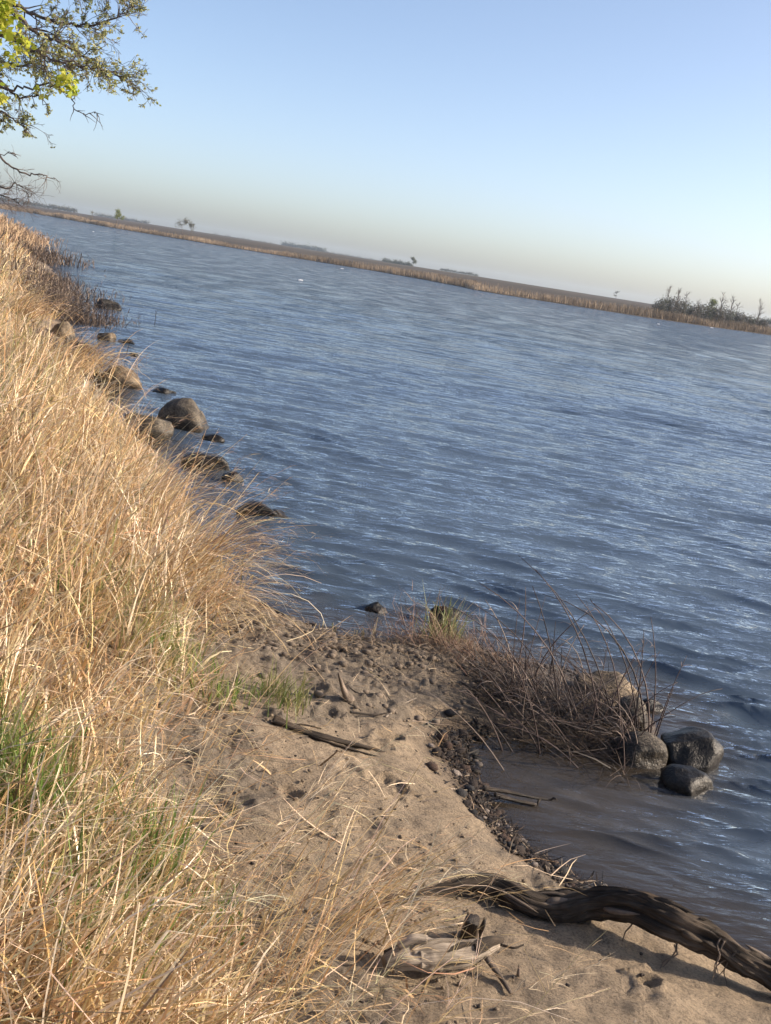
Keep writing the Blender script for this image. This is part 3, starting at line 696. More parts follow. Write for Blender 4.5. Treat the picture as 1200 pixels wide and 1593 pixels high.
# distant woods that read as one mass
def far_wood(name, us, inland, hpx, col, label, seed):
    r = np.random.default_rng(seed); parts, cols = [], []
    for u in us:
        p = far_point(u, inland); D = p.xy.length; h = hpx / F * D * r.uniform(.6, 1.15)
        n = 60; d = r.normal(0, 1, (n, 3)); c = d * np.array([h * .3, h * .3, h * .25]) + np.array([p.x, p.y, p.z + h * .5])
        V, Fc, C = leaf_quads(c, np.full(n, h * .26), np.tile(col, (n, 1)) * r.uniform(.8, 1.2, (n, 1)), r, 0, 2)
        parts.append((V, [Fc])); cols.append(C)
    V, Fc = join(parts); o = mesh_np(name, V, Fc, M_FARVEG, col=np.concatenate(cols)); tag(o, label, 'woods', kind='stuff')
far_wood('far_wood', np.arange(440, 502, 1.5), 1500, 7, (.08, .09, .06), 'blue hazy strip of distant wood on the skyline above mid lake', 1)
far_wood('far_wood', np.arange(596, 640, 1.5), 700, 6, (.10, .105, .06), 'low dark wood on the skyline left of a round tree', 2)
far_wood('far_wood', np.arange(684, 742, 1.6), 900, 4, (.10, .10, .07), 'low line of distant scrub on the crest of the brown field', 3)
far_wood('far_wood', np.arange(-60, 118, 2.0), 900, 6.5, (.09, .085, .06), 'dark distant tree line at the far left horizon', 4)
far_wood('far_wood', np.arange(150, 230, 2.2), 1300, 5, (.11, .10, .075), 'faint distant tree line behind the lone green tree', 5)
far_wood('far_wood', np.arange(330, 430, 3), 1500, 3, (.11, .10, .075), 'thin faint scrub line on the skyline right of the tree pair', 6)
far_wood('far_wood', np.arange(500, 600, 3), 1500, 3, (.11, .10, .075), 'thin faint scrub line between the two skyline woods', 7)
far_wood('far_wood', np.arange(1184, 1260, 2), 500, 8, (.10, .10, .065), 'distant bushes beyond the right end of the grove', 8)

# ------------------------------------------------------------------ rocks
def rock_mesh(seed, sub=4, rough=.25, cuts=5):
    import bmesh
    bm = bmesh.new(); bmesh.ops.create_icosphere(bm, subdivisions=sub, radius=1.0)
    rnd = random.Random(seed); off = Vector((rnd.uniform(-50, 50), rnd.uniform(-50, 50), rnd.uniform(-50, 50)))
    planes = []
    for k in range(cuts):
        d = Vector((rnd.gauss(0, 1), rnd.gauss(0, 1), rnd.gauss(.25, .8))).normalized(); planes.append((d, rnd.uniform(.62, .88)))
    for v in bm.verts:
        p = v.co.copy()
        for d, c in planes:
            k = p.dot(d)
            if k > c: p -= d * (k - c) * .93
        nn = p.normalized()
        p += nn * (rough * .5 * mnoise.fractal(p * 1.1 + off, 1.0, 2.0, 4) + rough * .10 * mnoise.noise(p * 5 + off) + rough * .05 * mnoise.noise(p * 12 + off))
        v.co = p
    co = np.array([v.co[:] for v in bm.verts]); fc = np.array([[v.index for v in f.verts] for f in bm.faces]); bm.free()
    co -= (co.max(0) + co.min(0)) / 2; co /= (co.max(0) - co.min(0)) / 2
    return co, fc
# u, v (waterline centre), width px, height px, depth ratio, material, label
ROCKS = [
    (168, 481, 40, 15, .8, 'D', 'low dark rock in the water beside the far left dead weeds'),
    (166, 530, 30, 14, .8, 'M', 'small rock with a pale right face, left of two in the water below the weeds'),
    (197, 535, 32, 9, .8, 'D', 'low flat dark rock just right of the small pale-faced rock'),
    (206, 554, 16, 6, .8, 'D', 'tiny dark stone barely breaking the surface above the tan shore rock'),
    (97, 527, 40, 28, .8, 'T', 'tan rock at the foot of the grass below the dead weeds'),
    (186, 602, 66, 34, .8, 'T', 'tan boulder under overhanging dry grass at the water edge'),
    (285, 666, 82, 50, .85, 'G', 'largest grey boulder standing in the water on the left shore'),
    (228, 680, 80, 38, .7, 'G', 'dark boulder with a pale top at the bank, left of the largest boulder'),
    (332, 686, 36, 12, .7, 'D', 'small dark wave-washed stone below right of the largest boulder'),
    (322, 728, 84, 26, .7, 'D', 'long low dark rock behind the grass tips, below the largest boulder'),
    (361, 750, 34, 18, .8, 'D', 'small knobbly black rock at the tip of the long low rock'),
    (398, 803, 64, 27, .8, 'D', 'dark rounded rock in the water nearest the overhanging grass plume'),
    (432, 803, 40, 12, .8, 'G', 'low brown wave-washed stone touching the right side of the dark rounded rock'),
    (586, 953, 38, 18, .8, 'D', 'small dark rock alone in the water off the sandy point'),
    (690, 972, 48, 32, .9, 'D', 'dark rock behind the green grass tuft'),
    (932, 1096, 108, 50, .8, 'T', 'large tan boulder half hidden behind the reed stems'),
    (978, 1136, 62, 46, .9, 'G', 'speckled grey rock between the tan boulder and the reeds'),
    (990, 1190, 86, 52, .9, 'G', 'dark rock with a pale speckled top at the end of the reed spit'),
    (1070, 1192, 98, 56, .85, 'D', 'largest dark rounded rock in the water off the reed spit'),
    (1064, 1232, 82, 40, .85, 'D', 'low dark rock with a bright right side, nearest the camera of the spit rocks'),
    (1012, 1104, 40, 18, .8, 'D', 'small dark stone in the water right of the tan boulder'),
    (125, 545, 44, 14, .8, 'D', 'flat dark rock at the waterline under the tan rock by the weeds'),
    (150, 590, 50, 18, .8, 'D', 'dark stone against the bank left of the tan boulder'),
    (255, 612, 36, 10, .8, 'D', 'flat dark stone just behind the largest boulder'),
]
MATS = {'D': M_ROCK_D, 'G': M_ROCK_G, 'T': M_ROCK_T, 'M': M_ROCK_T}
rock_objs = []
for i, (u, v, w, h, dr, mk, lab) in enumerate(ROCKS):
    p = at_z(u, v, 0.0); D = math.sqrt(p.x ** 2 + p.y ** 2 + EYE ** 2)
    W = w / F * D; Hh = h / F * D
    gzr = ground_z(p.x, p.y); zb = max(0, gzr) if gzr > 0 else 0
    # apparent height = visible top + depth foreshortening
    el = math.atan2(EYE, p.xy.length); dep = W * dr
    vis = max((Hh - dep * .5 * math.sin(el)) / math.cos(el), Hh * .45)
    co, fc = rock_mesh(300 + i, 4, .26 if i in (17, 18, 19) else .30, 3 if i in (17, 18, 19) else 7)
    sink = max(vis * .75, .06)
    sc = np.array([W / 2, dep / 2, (vis + sink) / 2])
    p = p + Vector((p.x, p.y, 0)).normalized() * dep * .3
    o = mesh_np('rock', co * sc, fc, MATS[mk], smooth=True, loc=(p.x, p.y, (vis - sink) / 2 + zb))
    o.rotation_euler = (0, 0, random.uniform(-.5, .5))
    tag(o, lab, 'rock', 'rocks along the shore'); rock_objs.append(o)

# pebbles along the cove (each large one a part of the ground) and fine gravel
def pebbles():
    protos = []
    for k in range(8):
        co, fc = rock_mesh(700 + k, 1, .3, 5)
        me_o = []
        for m in range(4):
            me = bpy.data.meshes.new('pebble'); me.from_pydata(co.tolist(), [], fc.tolist()); me.materials.append(M_PEB[m]); me_o.append(me)
            me.polygons.foreach_set('use_smooth', np.ones(len(fc), dtype=bool))
        protos.append(me_o)
    rnd = random.Random(9)
    band = resample(np.array([tuple(at_z(u, v, .03).xy) for u, v in ((735, 1140), (718, 1165), (722, 1195), (740, 1225), (755, 1252), (790, 1290), (825, 1322), (865, 1350), (905, 1372), (950, 1390))]), .01)
    placed = []
    tries = 0
    while len(placed) < 270 and tries < 6000:
        tries += 1
        f = rnd.random(); q = band[int(f * (len(band) - 1))]
        wdt = (.05 + .06 * abs(math.sin(f * 23))) * (1.15 if f < .5 else .75)
        x = q[0] + rnd.gauss(.02, wdt); y = q[1] + rnd.gauss(.0, wdt * .8)
        s = rnd.choice((.007, .008, .009, .011, .013, .016, .022, .03)) * rnd.uniform(.8, 1.2)
        if any((x - a) ** 2 + (y - b) ** 2 < (s + c) ** 2 * .55 for a, b, c in placed): continue
        placed.append((x, y, s))
        o = bpy.data.objects.new('pebble', protos[rnd.randrange(8)][rnd.choices(range(4), (.38, .34, .19, .09))[0]]); COL.objects.link(o)
        o.parent = ground; o.location = (x, y, ground_z(x, y) + s * .25 + rnd.uniform(0, .008)); o.scale = (s * rnd.uniform(.9, 1.4), s, s * rnd.uniform(.5, .8)); o.rotation_euler = (rnd.uniform(-.4, .4), rnd.uniform(-.4, .4), rnd.uniform(0, 6.28))
    # fine gravel and soil crumbs, heights in one go
    co, fc = rock_mesh(733, 1, .3, 5)
    def scatter(pts, name, mat):
        A = np.array(pts); z = base_height(A[:, 0], A[:, 1])[0]; parts = []
        for (x, y, s), zz0 in zip(A, z):
            a = rnd.uniform(0, 6.28); c, s_ = math.cos(a), math.sin(a)
            vv = co * np.array([s * rnd.uniform(.9, 1.5), s, s * .7])
            vv = np.stack([vv[:, 0] * c - vv[:, 1] * s_, vv[:, 0] * s_ + vv[:, 1] * c, vv[:, 2]], 1) + np.array([x, y, zz0 + s * .2 + .003])
            parts.append((vv, [fc]))
        V, Fc = join(parts); o = mesh_np(name, V, Fc, mat, ground, smooth=True); o['kind'] = 'stuff'
    P1 = []
    for k in range(1900):
        f = rnd.random(); q = band[int(f * (len(band) - 1))]; P1.append((q[0] + rnd.gauss(.03, .075), q[1] + rnd.gauss(0, .07), rnd.uniform(.003, .009)))
    for k in range(500): P1.append((rnd.uniform(.6, 1.6), rnd.uniform(5.3, 6.6), rnd.uniform(.004, .012)))
    for k in range(450): P1.append((rnd.uniform(-.8, 1.1), rnd.uniform(2.5, 6.6), rnd.choice((.002, .003, .004, .006))))
    scatter(P1, 'gravel', M_PEB[0])
    P2 = [(rnd.uniform(-.8, 1.0), rnd.uniform(2.5, 6.5), rnd.choice((.002, .003, .003, .004, .006, .009))) for k in range(2200)]
    P2 = [p for p in P2 if vnoise(p[0] * 1.3 + 3, p[1] * 1.3, 21) > -.2 or rnd.random() < .2]
    scatter(P2, 'soil_crumbs', M_GROUND)
    n = 900; q = band[rng.integers(0, len(band), n)] + rng.normal(0, .055, (n, 2)); z = base_height(q[:, 0], q[:, 1])[0]
    c = np.array([(.03, .024, .02), (.06, .045, .035), (.12, .085, .06), (.30, .23, .16)])[rng.choice(4, n, p=(.45, .3, .17, .08))]
    V, Fc, C, _ = blades(np.column_stack([q, z + rng.uniform(.004, .02, n)]), rng.uniform(.015, .09, n), rng.uniform(0, 6.28, n), rng.uniform(1.2, 1.6, n), rng.normal(0, .4, n), rng.uniform(.003, .011, n), c, K=3)
    o = mesh_np('wrack', V, Fc, M_REED, ground, col=C); o['kind'] = 'stuff'
    # straw, twigs and dead roots trodden into the damp tip of the beach
    n = 1500; x = rng.normal(.05, .48, n); y = rng.normal(6.0, .42, n); d = poly_sd(x, y, SHORE); k = (d > .04) & (y > 4.9); x, y = x[k], y[k]; n = len(x); z = base_height(x, y)[0]
    c = np.array([(.06, .045, .035), (.13, .095, .065), (.26, .19, .12), (.42, .33, .22)])[rng.choice(4, n, p=(.3, .3, .28, .12))]
    V, Fc, C, _ = blades(np.column_stack([x, y, z + rng.uniform(.012, .032, n)]), rng.uniform(.03, .16, n), rng.uniform(0, 6.28, n), rng.uniform(1.3, 1.6, n), rng.normal(0, .3, n), rng.uniform(.002, .007, n), c, K=4, wig=.3)
    o = mesh_np('trodden_straw', V, Fc, M_REED, ground, col=C); o['kind'] = 'stuff'
    P3 = [(rng.normal(0, .45), rng.normal(5.9, .45), rnd.choice((.006, .008, .011, .016, .022))) for k in range(420)]
    P3 = [p for p in P3 if 4.9 < p[1] and float(poly_sd([p[0]], [p[1]], SHORE)[0]) > .08]
    scatter(P3, 'clods', M_CLOD)
pebbles()

# ------------------------------------------------------------------ driftwood and sticks
def wood_ridge(seed, k1=.16, k2=.10):
    def f(s, a):
        w = a + .9 * math.sin(s * 3 + seed) * .5
        return 1 + k1 * vnoise(np.cos(w) * 1.6 + s * 1.5 + seed, np.sin(w) * 1.6 + s * .8, int(seed)) + k2 * vnoise(np.cos(w) * 5.5 + seed * 3 + s * .7, np.sin(w) * 5.5, int(seed) + 5) - .10 * np.clip(np.sin(w * 3 + seed + s * 1.3), .55, 1) * 2 * .4 + .05 * vnoise(np.cos(w) * 13, np.sin(w) * 13 + s * 2, int(seed) + 9)
    return f
def log_ridge(s, a):
    w = a + .6 * math.sin(s * 1.7 + .5) + .1 * math.sin(s * 6.0)
    g = vnoise(np.cos(w) * 1.6 + s * 2.0, np.sin(w) * 1.6 + s * 1.4, 77)
    g2 = vnoise(np.cos(w) * 2.6 + s * 6.0, np.sin(w) * 2.6 - s * 4.5, 84)
    fib = 1 - np.abs(vnoise(np.cos(w) * 5.5 + s * 2.4, np.sin(w) * 5.5 - s * 2.0, 78))
    fine = 1 - np.abs(vnoise(np.cos(w) * 13 + s * 5, np.sin(w) * 13 + s * 2, 79))
    pit = np.clip(vnoise(np.cos(w) * 3.2 + s * 8, np.sin(w) * 3.2 + s * 7, 81) - .35, 0, 1)
    return .88 + .10 * np.cos(2 * w + s) + .18 * g + .19 * g2 + .32 * (fib - .6) + .14 * (fine - .6) - .6 * pit
def driftwood_log():
    # pixel centre, height of the axis above water, radius in px
    spec = [(560, 1408, .20, 9), (619, 1401, .21, 14), (700, 1384, .22, 16), (770, 1382, .23, 20), (820, 1408, .21, 27), (870, 1418, .20, 33), (920, 1407, .25, 31), (980, 1411, .30, 29), (1040, 1437, .30, 33),
            (1095, 1462, .27, 31), (1140, 1485, .24, 28), (1200, 1513, .20, 29), (1290, 1560, .16, 28), (1420, 1635, .12, 24)]
    P = [at_z(u, v, z) for u, v, z, r in spec]; R = [r / F * math.sqrt(p.x ** 2 + p.y ** 2 + (EYE - p.z) ** 2) for (u, v, z, r), p in zip(spec, P)]
    n = 260; path = smooth_path(P, n); tt = np.arange(n) * .03; path[:, 1] += .012 * vnoise(tt * 1.3, tt * 0, 5); path[:, 2] += .010 * vnoise(tt * 1.6, tt * 0 + 4, 6); rad = np.interp(np.linspace(0, len(R) - 1, n), range(len(R)), R) * .86 * (1 + .13 * vnoise(tt * 1.9, tt * 0 + 9, 7))
    o = empty('driftwood_log')
    tubes_obj('trunk', [tube(path, rad, 64, ridge=log_ridge)], M_LOG, o)
    # broken branch stubs
    def stub(u, v, z, d, l, r0, mat=M_LOG, nm='branch_stub', sd=4.0):
        b = at_z(u, v, z); d = Vector(d).normalized()
        pp = smooth_path([b - d * r0 * 1.2, b + d * l * .5 + Vector((0, 0, -.004)), b + d * l], 9)
        tubes_obj(nm, [tube(pp, np.linspace(r0, r0 * .45, 9), 10, ridge=wood_ridge(sd, .25, .2))], mat, o)
    stub(935, 1452, .14, (1, .15, -.1), .16, .028, M_DARKWOOD, 'under_branch', 6.0)
    stub(905, 1440, .16, (-.4, -.6, -.6), .1, .03, M_DARKWOOD, 'under_branch', 8.0)
    # splinters and bark slabs standing off the weathered trunk
    rs = random.Random(17)
    for k in range(16):
        i = rs.randrange(50, 225); ax = Vector(path[i + 6] - path[i - 6]).normalized(); up = Vector((rs.gauss(0, .35), rs.gauss(-.35, .35), rs.uniform(.1, 1))).normalized(); up = (up - ax * up.dot(ax)).normalized()
        b = Vector(path[i]) + up * rad[i] * .82; l = rs.uniform(.05, .16); d = (ax * rs.choice((-1, 1)) + up * rs.uniform(.05, .3)).normalized()
        pp = smooth_path([b - d * l * .4, b + up * rad[i] * .12, b + d * l * .6 + up * .004], 8)
        tubes_obj('splinter', [tube(pp, np.array([.5, .8, 1, 1, .9, .7, .45, .12]) * rs.uniform(.007, .015), 8, ridge=wood_ridge(20.0 + k, .35, .25))], rs.choice((M_LOG, M_LOG, M_STICK)), o)
    # hanging rootlets
    tl = []; rnd = random.Random(3)
    for (u, v, z) in [(1130, 1465, .28), (1138, 1468, .27), (1124, 1470, .28), (1145, 1475, .27), (1050, 1470, .24), (1120, 1462, .29), (1135, 1480, .25), (985, 1437, .25), (1046, 1475, .23)]:
        b = at_z(u, v, z) + Vector((0, -.03, 0)); pts = [b + Vector((0, .02, .02))]
        for k in range(5): pts.append(pts[-1] + Vector((rnd.gauss(-.006, .009), rnd.gauss(-.004, .006), -.026)))
        tubes_obj('rootlet', [tube(smooth_path(pts, 12), np.linspace(.0035, .001, 12), 4)], M_STICK, o)
    tag(o, 'long dark gnarled driftwood log arching across the sand to the water, lower right', 'driftwood')
driftwood_log()

def chunk():
    o = empty('driftwood_stump')
    spec = [(598, 1500, .02, 8), (630, 1492, .035, 15), (665, 1490, .04, 19), (700, 1488, .045, 16), (735, 1483, .05, 13), (772, 1470, .055, 6)]
    P = []
    for u, v, up, r in spec:
        g = on_ground(u, v, up); P.append(Vector((g.x, g.y, g.z + up)))
    R = [r / F * 3.7 for *_, r in spec]
    path = smooth_path(P, 70); tt = np.arange(70) * .06; rad = np.interp(np.linspace(0, 5, 70), range(6), R)
    tubes_obj('root_body', [tube(path, rad, 40, ridge=lambda s, a: .5 + .9 * log_ridge(s + 3.3, a) - .35 * np.clip(np.cos(a - 1.2), 0, 1))], M_PALEWOOD, o)
    def prong(a, b, r0, r1, nm, mat=M_PALEWOOD, sd=2.0):
        A = on_ground(a[0], a[1], a[2]); A.z += a[2]; B = on_ground(b[0], b[1], b[2]); B.z += b[2]
        m = (A + B) / 2 + Vector((0, 0, .012))
        tubes_obj(nm, [tube(smooth_path([A, m, B], 14), np.linspace(r0, r1, 14), 12, ridge=wood_ridge(sd, .3, .2))], mat, o)
    prong((640, 1480, .07), (712, 1462, .10), .013, .003, 'splinter', sd=3.0)
    prong((690, 1484, .07), (748, 1468, .09), .012, .003, 'splinter', M_LOG, sd=13.0)
    prong((600, 1486, .03), (655, 1470, .085), .014, .006, 'splinter', M_LOG, sd=15.0)
    prong((655, 1500, .02), (722, 1500, .012), .014, .004, 'splinter', sd=17.0)
    prong((610, 1508, .012), (668, 1512, .01), .013, .005, 'splinter', sd=19.0)
    prong((650, 1492, .05), (685, 1505, .02), .03, .016, 'split_face', sd=5.0)
    prong((620, 1470, .08), (665, 1462, .11), .014, .012, 'splinter', sd=7.0)
    prong((735, 1478, .07), (782, 1462, .07), .024, .008, 'splinter', M_LOG, sd=8.0)
    tag(o, 'bleached broken driftwood root lying on the sand in front of the log', 'driftwood')
chunk()

def stick(name, pts, r0, r1, mat, label, cat='stick', n=16, seg=8, ridge=.2, seed=1.0, extra=()):
    """pts: (u, v, lift above the ground)"""
    o = empty(name)
    P = []
    for u, v, up in pts:
        g = on_ground(u, v, up); P.append(Vector((g.x, g.y, g.z + up)))
    tubes_obj('shaft', [tube(smooth_path(P, n), np.linspace(r0, r1, n), seg, ridge=wood_ridge(seed, ridge, ridge * .6))], mat, o)
    for ep, a, b, nm in extra:
        Q = []
        for u, v, up in ep:
            g = on_ground(u, v, up); Q.append(Vector((g.x, g.y, g.z + up)))
        tubes_obj(nm, [tube(smooth_path(Q, 10), np.linspace(a, b, 10), seg, ridge=wood_ridge(seed + 3, ridge, ridge * .6))], mat, o)
    tag(o, label, cat)
    return o
stick('wooden_stake', [(546, 1094, -.03), (541, 1085, .03), (534, 1070, .085), (527, 1048, .165)], .032, .006, M_STICK, 'pointed brown wooden stake standing upright in the sand', 'stake', seg=12)
stick('broken_stub', [(732, 1462, -.02), (733, 1448, .04), (737, 1430, .09)], .03, .021, M_DARKWOOD, 'short dark broken wood stub standing behind the bleached root', 'wood stub', seg=14, ridge=.4, seed=4.0,
      extra=(([(744, 1455, .0), (752, 1440, .05), (755, 1428, .075)], .01, .005, 'splinter'),))
stick('grey_stick', [(757, 1490, .05), (775, 1515, .02), (795, 1545, .008)], .011, .006, M_STICK, 'short grey stick leaning on the sand right of the bleached root', seed=5.0)
stick('half_buried_root', [(425, 1120, .0), (470, 1137, .004), (520, 1152, .003), (570, 1162, .006), (620, 1178, .0), (665, 1188, -.006)], .016, .006, M_LOG, 'long dark half buried root lying flat across the sand', 'root', n=60, seg=12, ridge=.7, seed=6.0,
      extra=(([(480, 1146, .0), (520, 1158, .006), (560, 1170, .004), (600, 1180, -.004)], .009, .004, 'side_root'), ([(450, 1128, .004), (475, 1128, .012), (500, 1134, .004)], .007, .003, 'side_root')))
stick('pale_twig', [(600, 1116, .004), (615, 1105, .012), (628, 1095, .02), (648, 1086, .03)], .006, .003, M_PALEWOOD, 'small pale crooked twig on the sand right of the stake', seed=7.0)
stick('dark_twig', [(545, 1108, .004), (580, 1112, .008), (610, 1108, .006)], .006, .004, M_DARKWOOD, 'thin dark twig on the sand at the foot of the stake', seed=8.0)
stick('pale_straw_stick', [(690, 1226, .004), (720, 1229, .008), (752, 1230, .01)], .004, .003, M_PALEWOOD, 'thin pale stick across the gravel edge', seed=9.0)
stick('beach_twig', [(985, 1592, .004), (1000, 1583, .01), (1012, 1577, .012)], .006, .004, M_PALEWOOD, 'small pale twig on the sand at the bottom edge', seed=10.0)
stick('upright_splinter', [(806, 1522, -.01), (807, 1512, .02), (808, 1503, .04)], .008, .003, M_STICK, 'tiny wood splinter standing in the sand below the log', seed=11.0)
stick('buried_twig', [(780, 1470, .01), (800, 1475, .02), (815, 1470, .03)], .005, .003, M_LOG, 'small broken twig in the log shadow beside the bleached root', seed=12.5)
# black forked branch lying in the cove water
def water_branch():
    o = empty('sunken_branch')
    def br(pts, r0, r1, nm, n=20):
        P = [at_z(u, v, z) for u, v, z in pts]
        tubes_obj(nm, [tube(smooth_path(P, n), np.linspace(r0, r1, n), 8, ridge=wood_ridge(r0 * 900, .2, .15))], M_DARKWOOD, o)
    br([(752, 1226, .05), (790, 1232, .03), (825, 1240, .022), (858, 1245, .02)], .013, .005, 'limb')
    br([(770, 1236, .03), (800, 1245, .012), (835, 1252, .006)], .012, .007, 'fork')
    br([(836, 1254, -.01), (838, 1247, .012), (842, 1242, .022)], .006, .005, 'twig')
    br([(858, 1245, .02), (862, 1242, .03), (866, 1244, .035)], .006, .004, 'twig')
    tag(o, 'black forked branch lying in the shallow cove water beside the gravel', 'branch')
water_branch()
def bank_stick():
    o = empty('dark_beach_stick')
    P = [at_z(u, v, z) for u, v, z in ((405, 938, .05), (440, 957, .045), (470, 970, .05), (492, 972, .07))]
    tubes_obj('shaft', [tube(smooth_path(P, 18), np.linspace(.016, .009, 18), 8, ridge=wood_ridge(2.2, .3, .2))], M_DARKWOOD, o)
    P = [at_z(u, v, z) for u, v, z in ((450, 958, .05), (458, 966, .05), (475, 976, .05))]
    tubes_obj('fork', [tube(smooth_path(P, 8), np.linspace(.009, .005, 8), 6)], M_DARKWOOD, o)
    tag(o, 'dark wet driftwood stick along the waterline below the overhanging grass', 'stick')
bank_stick()

# ------------------------------------------------------------------ grass on the bank (nobody could count it)
PH_ANGLE = math.radians(0)
def grass_bank():
    parts, cols = [], []
    n = 115000
    r = np.exp(rng.uniform(math.log(1.75), math.log(95), n)); a = np.radians(rng.uniform(-34, 10, n))
    x, y = r * np.sin(a), r * np.cos(a)
    nt_ = n // 16; ti = rng.integers(0, nt_, n); loose = rng.random(n) < .3
    off = rng.normal(0, 1, (n, 2)) * (.022 + .006 * r[ti])[:, None]
    x = np.where(loose, x, x[ti] + off[:, 0]); y = np.where(loose, y, y[ti] + off[:, 1]); r = np.hypot(x, y)
    taz = rng.normal(0, 1.0, nt_)[ti]; tlean = np.abs(rng.normal(.0, .38, nt_))[ti]; ttone = rng.normal(1, .16, nt_)[ti]; tcol = rng.integers(0, 4, nt_)[ti]
    e = poly_sd(x, y, BANK); d = poly_sd(x, y, SHORE)
    clump = fbm(x * 1.7, y * 1.7, 111, 3)
    edge = e + .22 * clump
    pr = sstep(-.12, .40, edge) + .02 * ((e > -.75) & (x < .35) & (y < 4.6)) * sstep(-.1, .5, vnoise(x * 5, y * 5, 113))
    keep = (rng.random(n) < pr * (.55 + .45 * sstep(-.5, .3, clump))) & (d > .1) & (e < 14)
    x, y, r, e, d, clump = (k[keep] for k in (x, y, r, e, d, clump)); taz, tlean, ttone, tcol = taz[keep], tlean[keep], ttone[keep], tcol[keep]; n = len(x)
    z = base_height(x, y)[0]
    leanf = vnoise(x * .9, y * .9, 121); leanf2 = vnoise(x * 2.3, y * 2.3, 122)
    near = 1 - sstep(3.0, 6.0, y)
    h = rng.uniform(.20, .60, n) * (1 + .30 * clump) * (1 - .15 * near) * (.6 + .4 * sstep(-.1, .6, e))
    az = .10 + .8 * leanf + taz + rng.normal(0, .75, n)      # 0 = towards the water (+x)
    th0 = np.abs(rng.normal(.12, .2, n)) + tlean; th1 = np.clip(rng.normal(.75, .65, n), -.5, 2.3) * (1 - .2 * near)
    fallen = rng.random(n) < .36
    th0[fallen] = rng.uniform(.6, 1.5, fallen.sum()); th1[fallen] = rng.normal(.1, .5, fallen.sum()); h[fallen] *= rng.uniform(.4, 1.0, fallen.sum())
    az[fallen] = rng.uniform(0, 6.28, fallen.sum())
    w = np.maximum(rng.uniform(.0034, .0092, n) * np.where(rng.random(n) < .08, 1.6, 1), .0008 * r * rng.uniform(.6, 1.3, n))
    c = straw_cols(n, 1); 
    tone = (1 + .2 * fbm(x * .8, y * .8, 131, 3)) * ttone; c *= tone[:, None]; pale = rng.random(n) < .10; c[pale] = np.array([(.84, .72, .54)]) * rng.uniform(.85, 1.1, (pale.sum(), 1)); brn = (tcol == 0) & (rng.random(n) < .5); c[brn] *= np.array([(.68, .60, .5)])
    # olive green undergrowth
    gm = sstep(.25, .65, vnoise(x * 1.2 + 5, y * 1.2, 141)) * .5
    isg = rng.random(n) < gm
    c[isg] = np.array([(.26, .25, .09)]) * rng.uniform(.7, 1.3, (isg.sum(), 1)); h[isg] *= .8
    V, Fc, C, _ = blades(np.column_stack([x, y, z - .01]), h, az, th0, th1, w, c, K=6, wig=.18, kink=.42)
    o = mesh_np('dry_grass', V, Fc, M_STRAW, col=C); tag(o, 'dense dry straw coloured grass covering the bank on the left', 'grass', kind='stuff')
    # flat thatch litter
    m = 26000
    r = np.exp(rng.uniform(math.log(1.8), math.log(40), m)); a = np.radians(rng.uniform(-34, 14, m)); x, y = r * np.sin(a), r * np.cos(a)
    e = poly_sd(x, y, BANK); d = poly_sd(x, y, SHORE)
    keep = (rng.random(m) < sstep(-.35, .2, e + .2 * vnoise(x * 4, y * 4, 151)) + .05 * (d > .1) * (y < 7)) & (d > .05) & (e < 8)
    x, y, r = x[keep], y[keep], r[keep]; m = len(x); z = base_height(x, y)[0]
    V, Fc, C, _ = blades(np.column_stack([x, y, z + rng.uniform(.002, .05, m)]), rng.uniform(.06, .3, m), rng.uniform(0, 6.28, m), rng.uniform(1.35, 1.6, m), rng.normal(0, .25, m), np.maximum(rng.uniform(.002, .005, m), .0006 * r), straw_cols(m, 2, (.3, .25, .25, .2)), K=4, wig=.3, side_rand=.2)
    o = mesh_np('grass_litter', V, Fc, M_STRAW, col=C); tag(o, 'fallen straw and dead grass litter on the sand', 'straw', kind='stuff')
    # long seed stems rising above the mass and leaning over the beach
    m = 900
    r = np.exp(rng.uniform(math.log(1.8), math.log(30), m)); a = np.radians(rng.uniform(-32, 8, m)); x, y = r * np.sin(a), r * np.cos(a)
    e = poly_sd(x, y, BANK); keep = (e > -.1) & (e < 3.5); x, y, r, e = x[keep], y[keep], r[keep], e[keep]; m = len(x); z = base_height(x, y)[0]
    hh = rng.uniform(.55, .95, m); az = rng.normal(.15, .6, m)
    V, Fc, C, P = blades(np.column_stack([x, y, z]), hh, az, np.abs(rng.normal(.35, .22, m)), rng.uniform(.3, 1.3, m), np.maximum(.0028, .0005 * r), straw_cols(m, 3, (.35, .3, .3, .05)), K=8, taper=.5, wig=.05)
    parts = [(V, [Fc])]; cols = [C]
    # plumes at the stem tips
    k = 14; tip = P[:, -1]; prev = P[:, -3]
    f = rng.random((m, k)); bs = (prev[:, None] * (1 - f[..., None]) + tip[:, None] * f[..., None]).reshape(-1, 3)
    q = m * k; ax = np.repeat(az, k) + rng.normal(0, .5, q)
    V, Fc, C, _ = blades(bs, rng.uniform(.03, .09, q), ax, rng.uniform(.8, 1.7, q), rng.uniform(.2, .9, q), np.maximum(.0014, .0003 * np.repeat(r, k)), np.repeat(straw_cols(m, 4, (.3, .2, .45, .05)), k, 0), K=3)
    parts.append((V, [Fc])); cols.append(C)
    V, Fc = join(parts); o = mesh_np('seed_stems', V, Fc, M_STRAW, col=np.concatenate(cols)); tag(o, 'tall dry seed stems rising out of the bank grass', 'grass', kind='stuff')
    # fresh green shoots among the straw
    xs_, ys_, hs_ = [], [], []
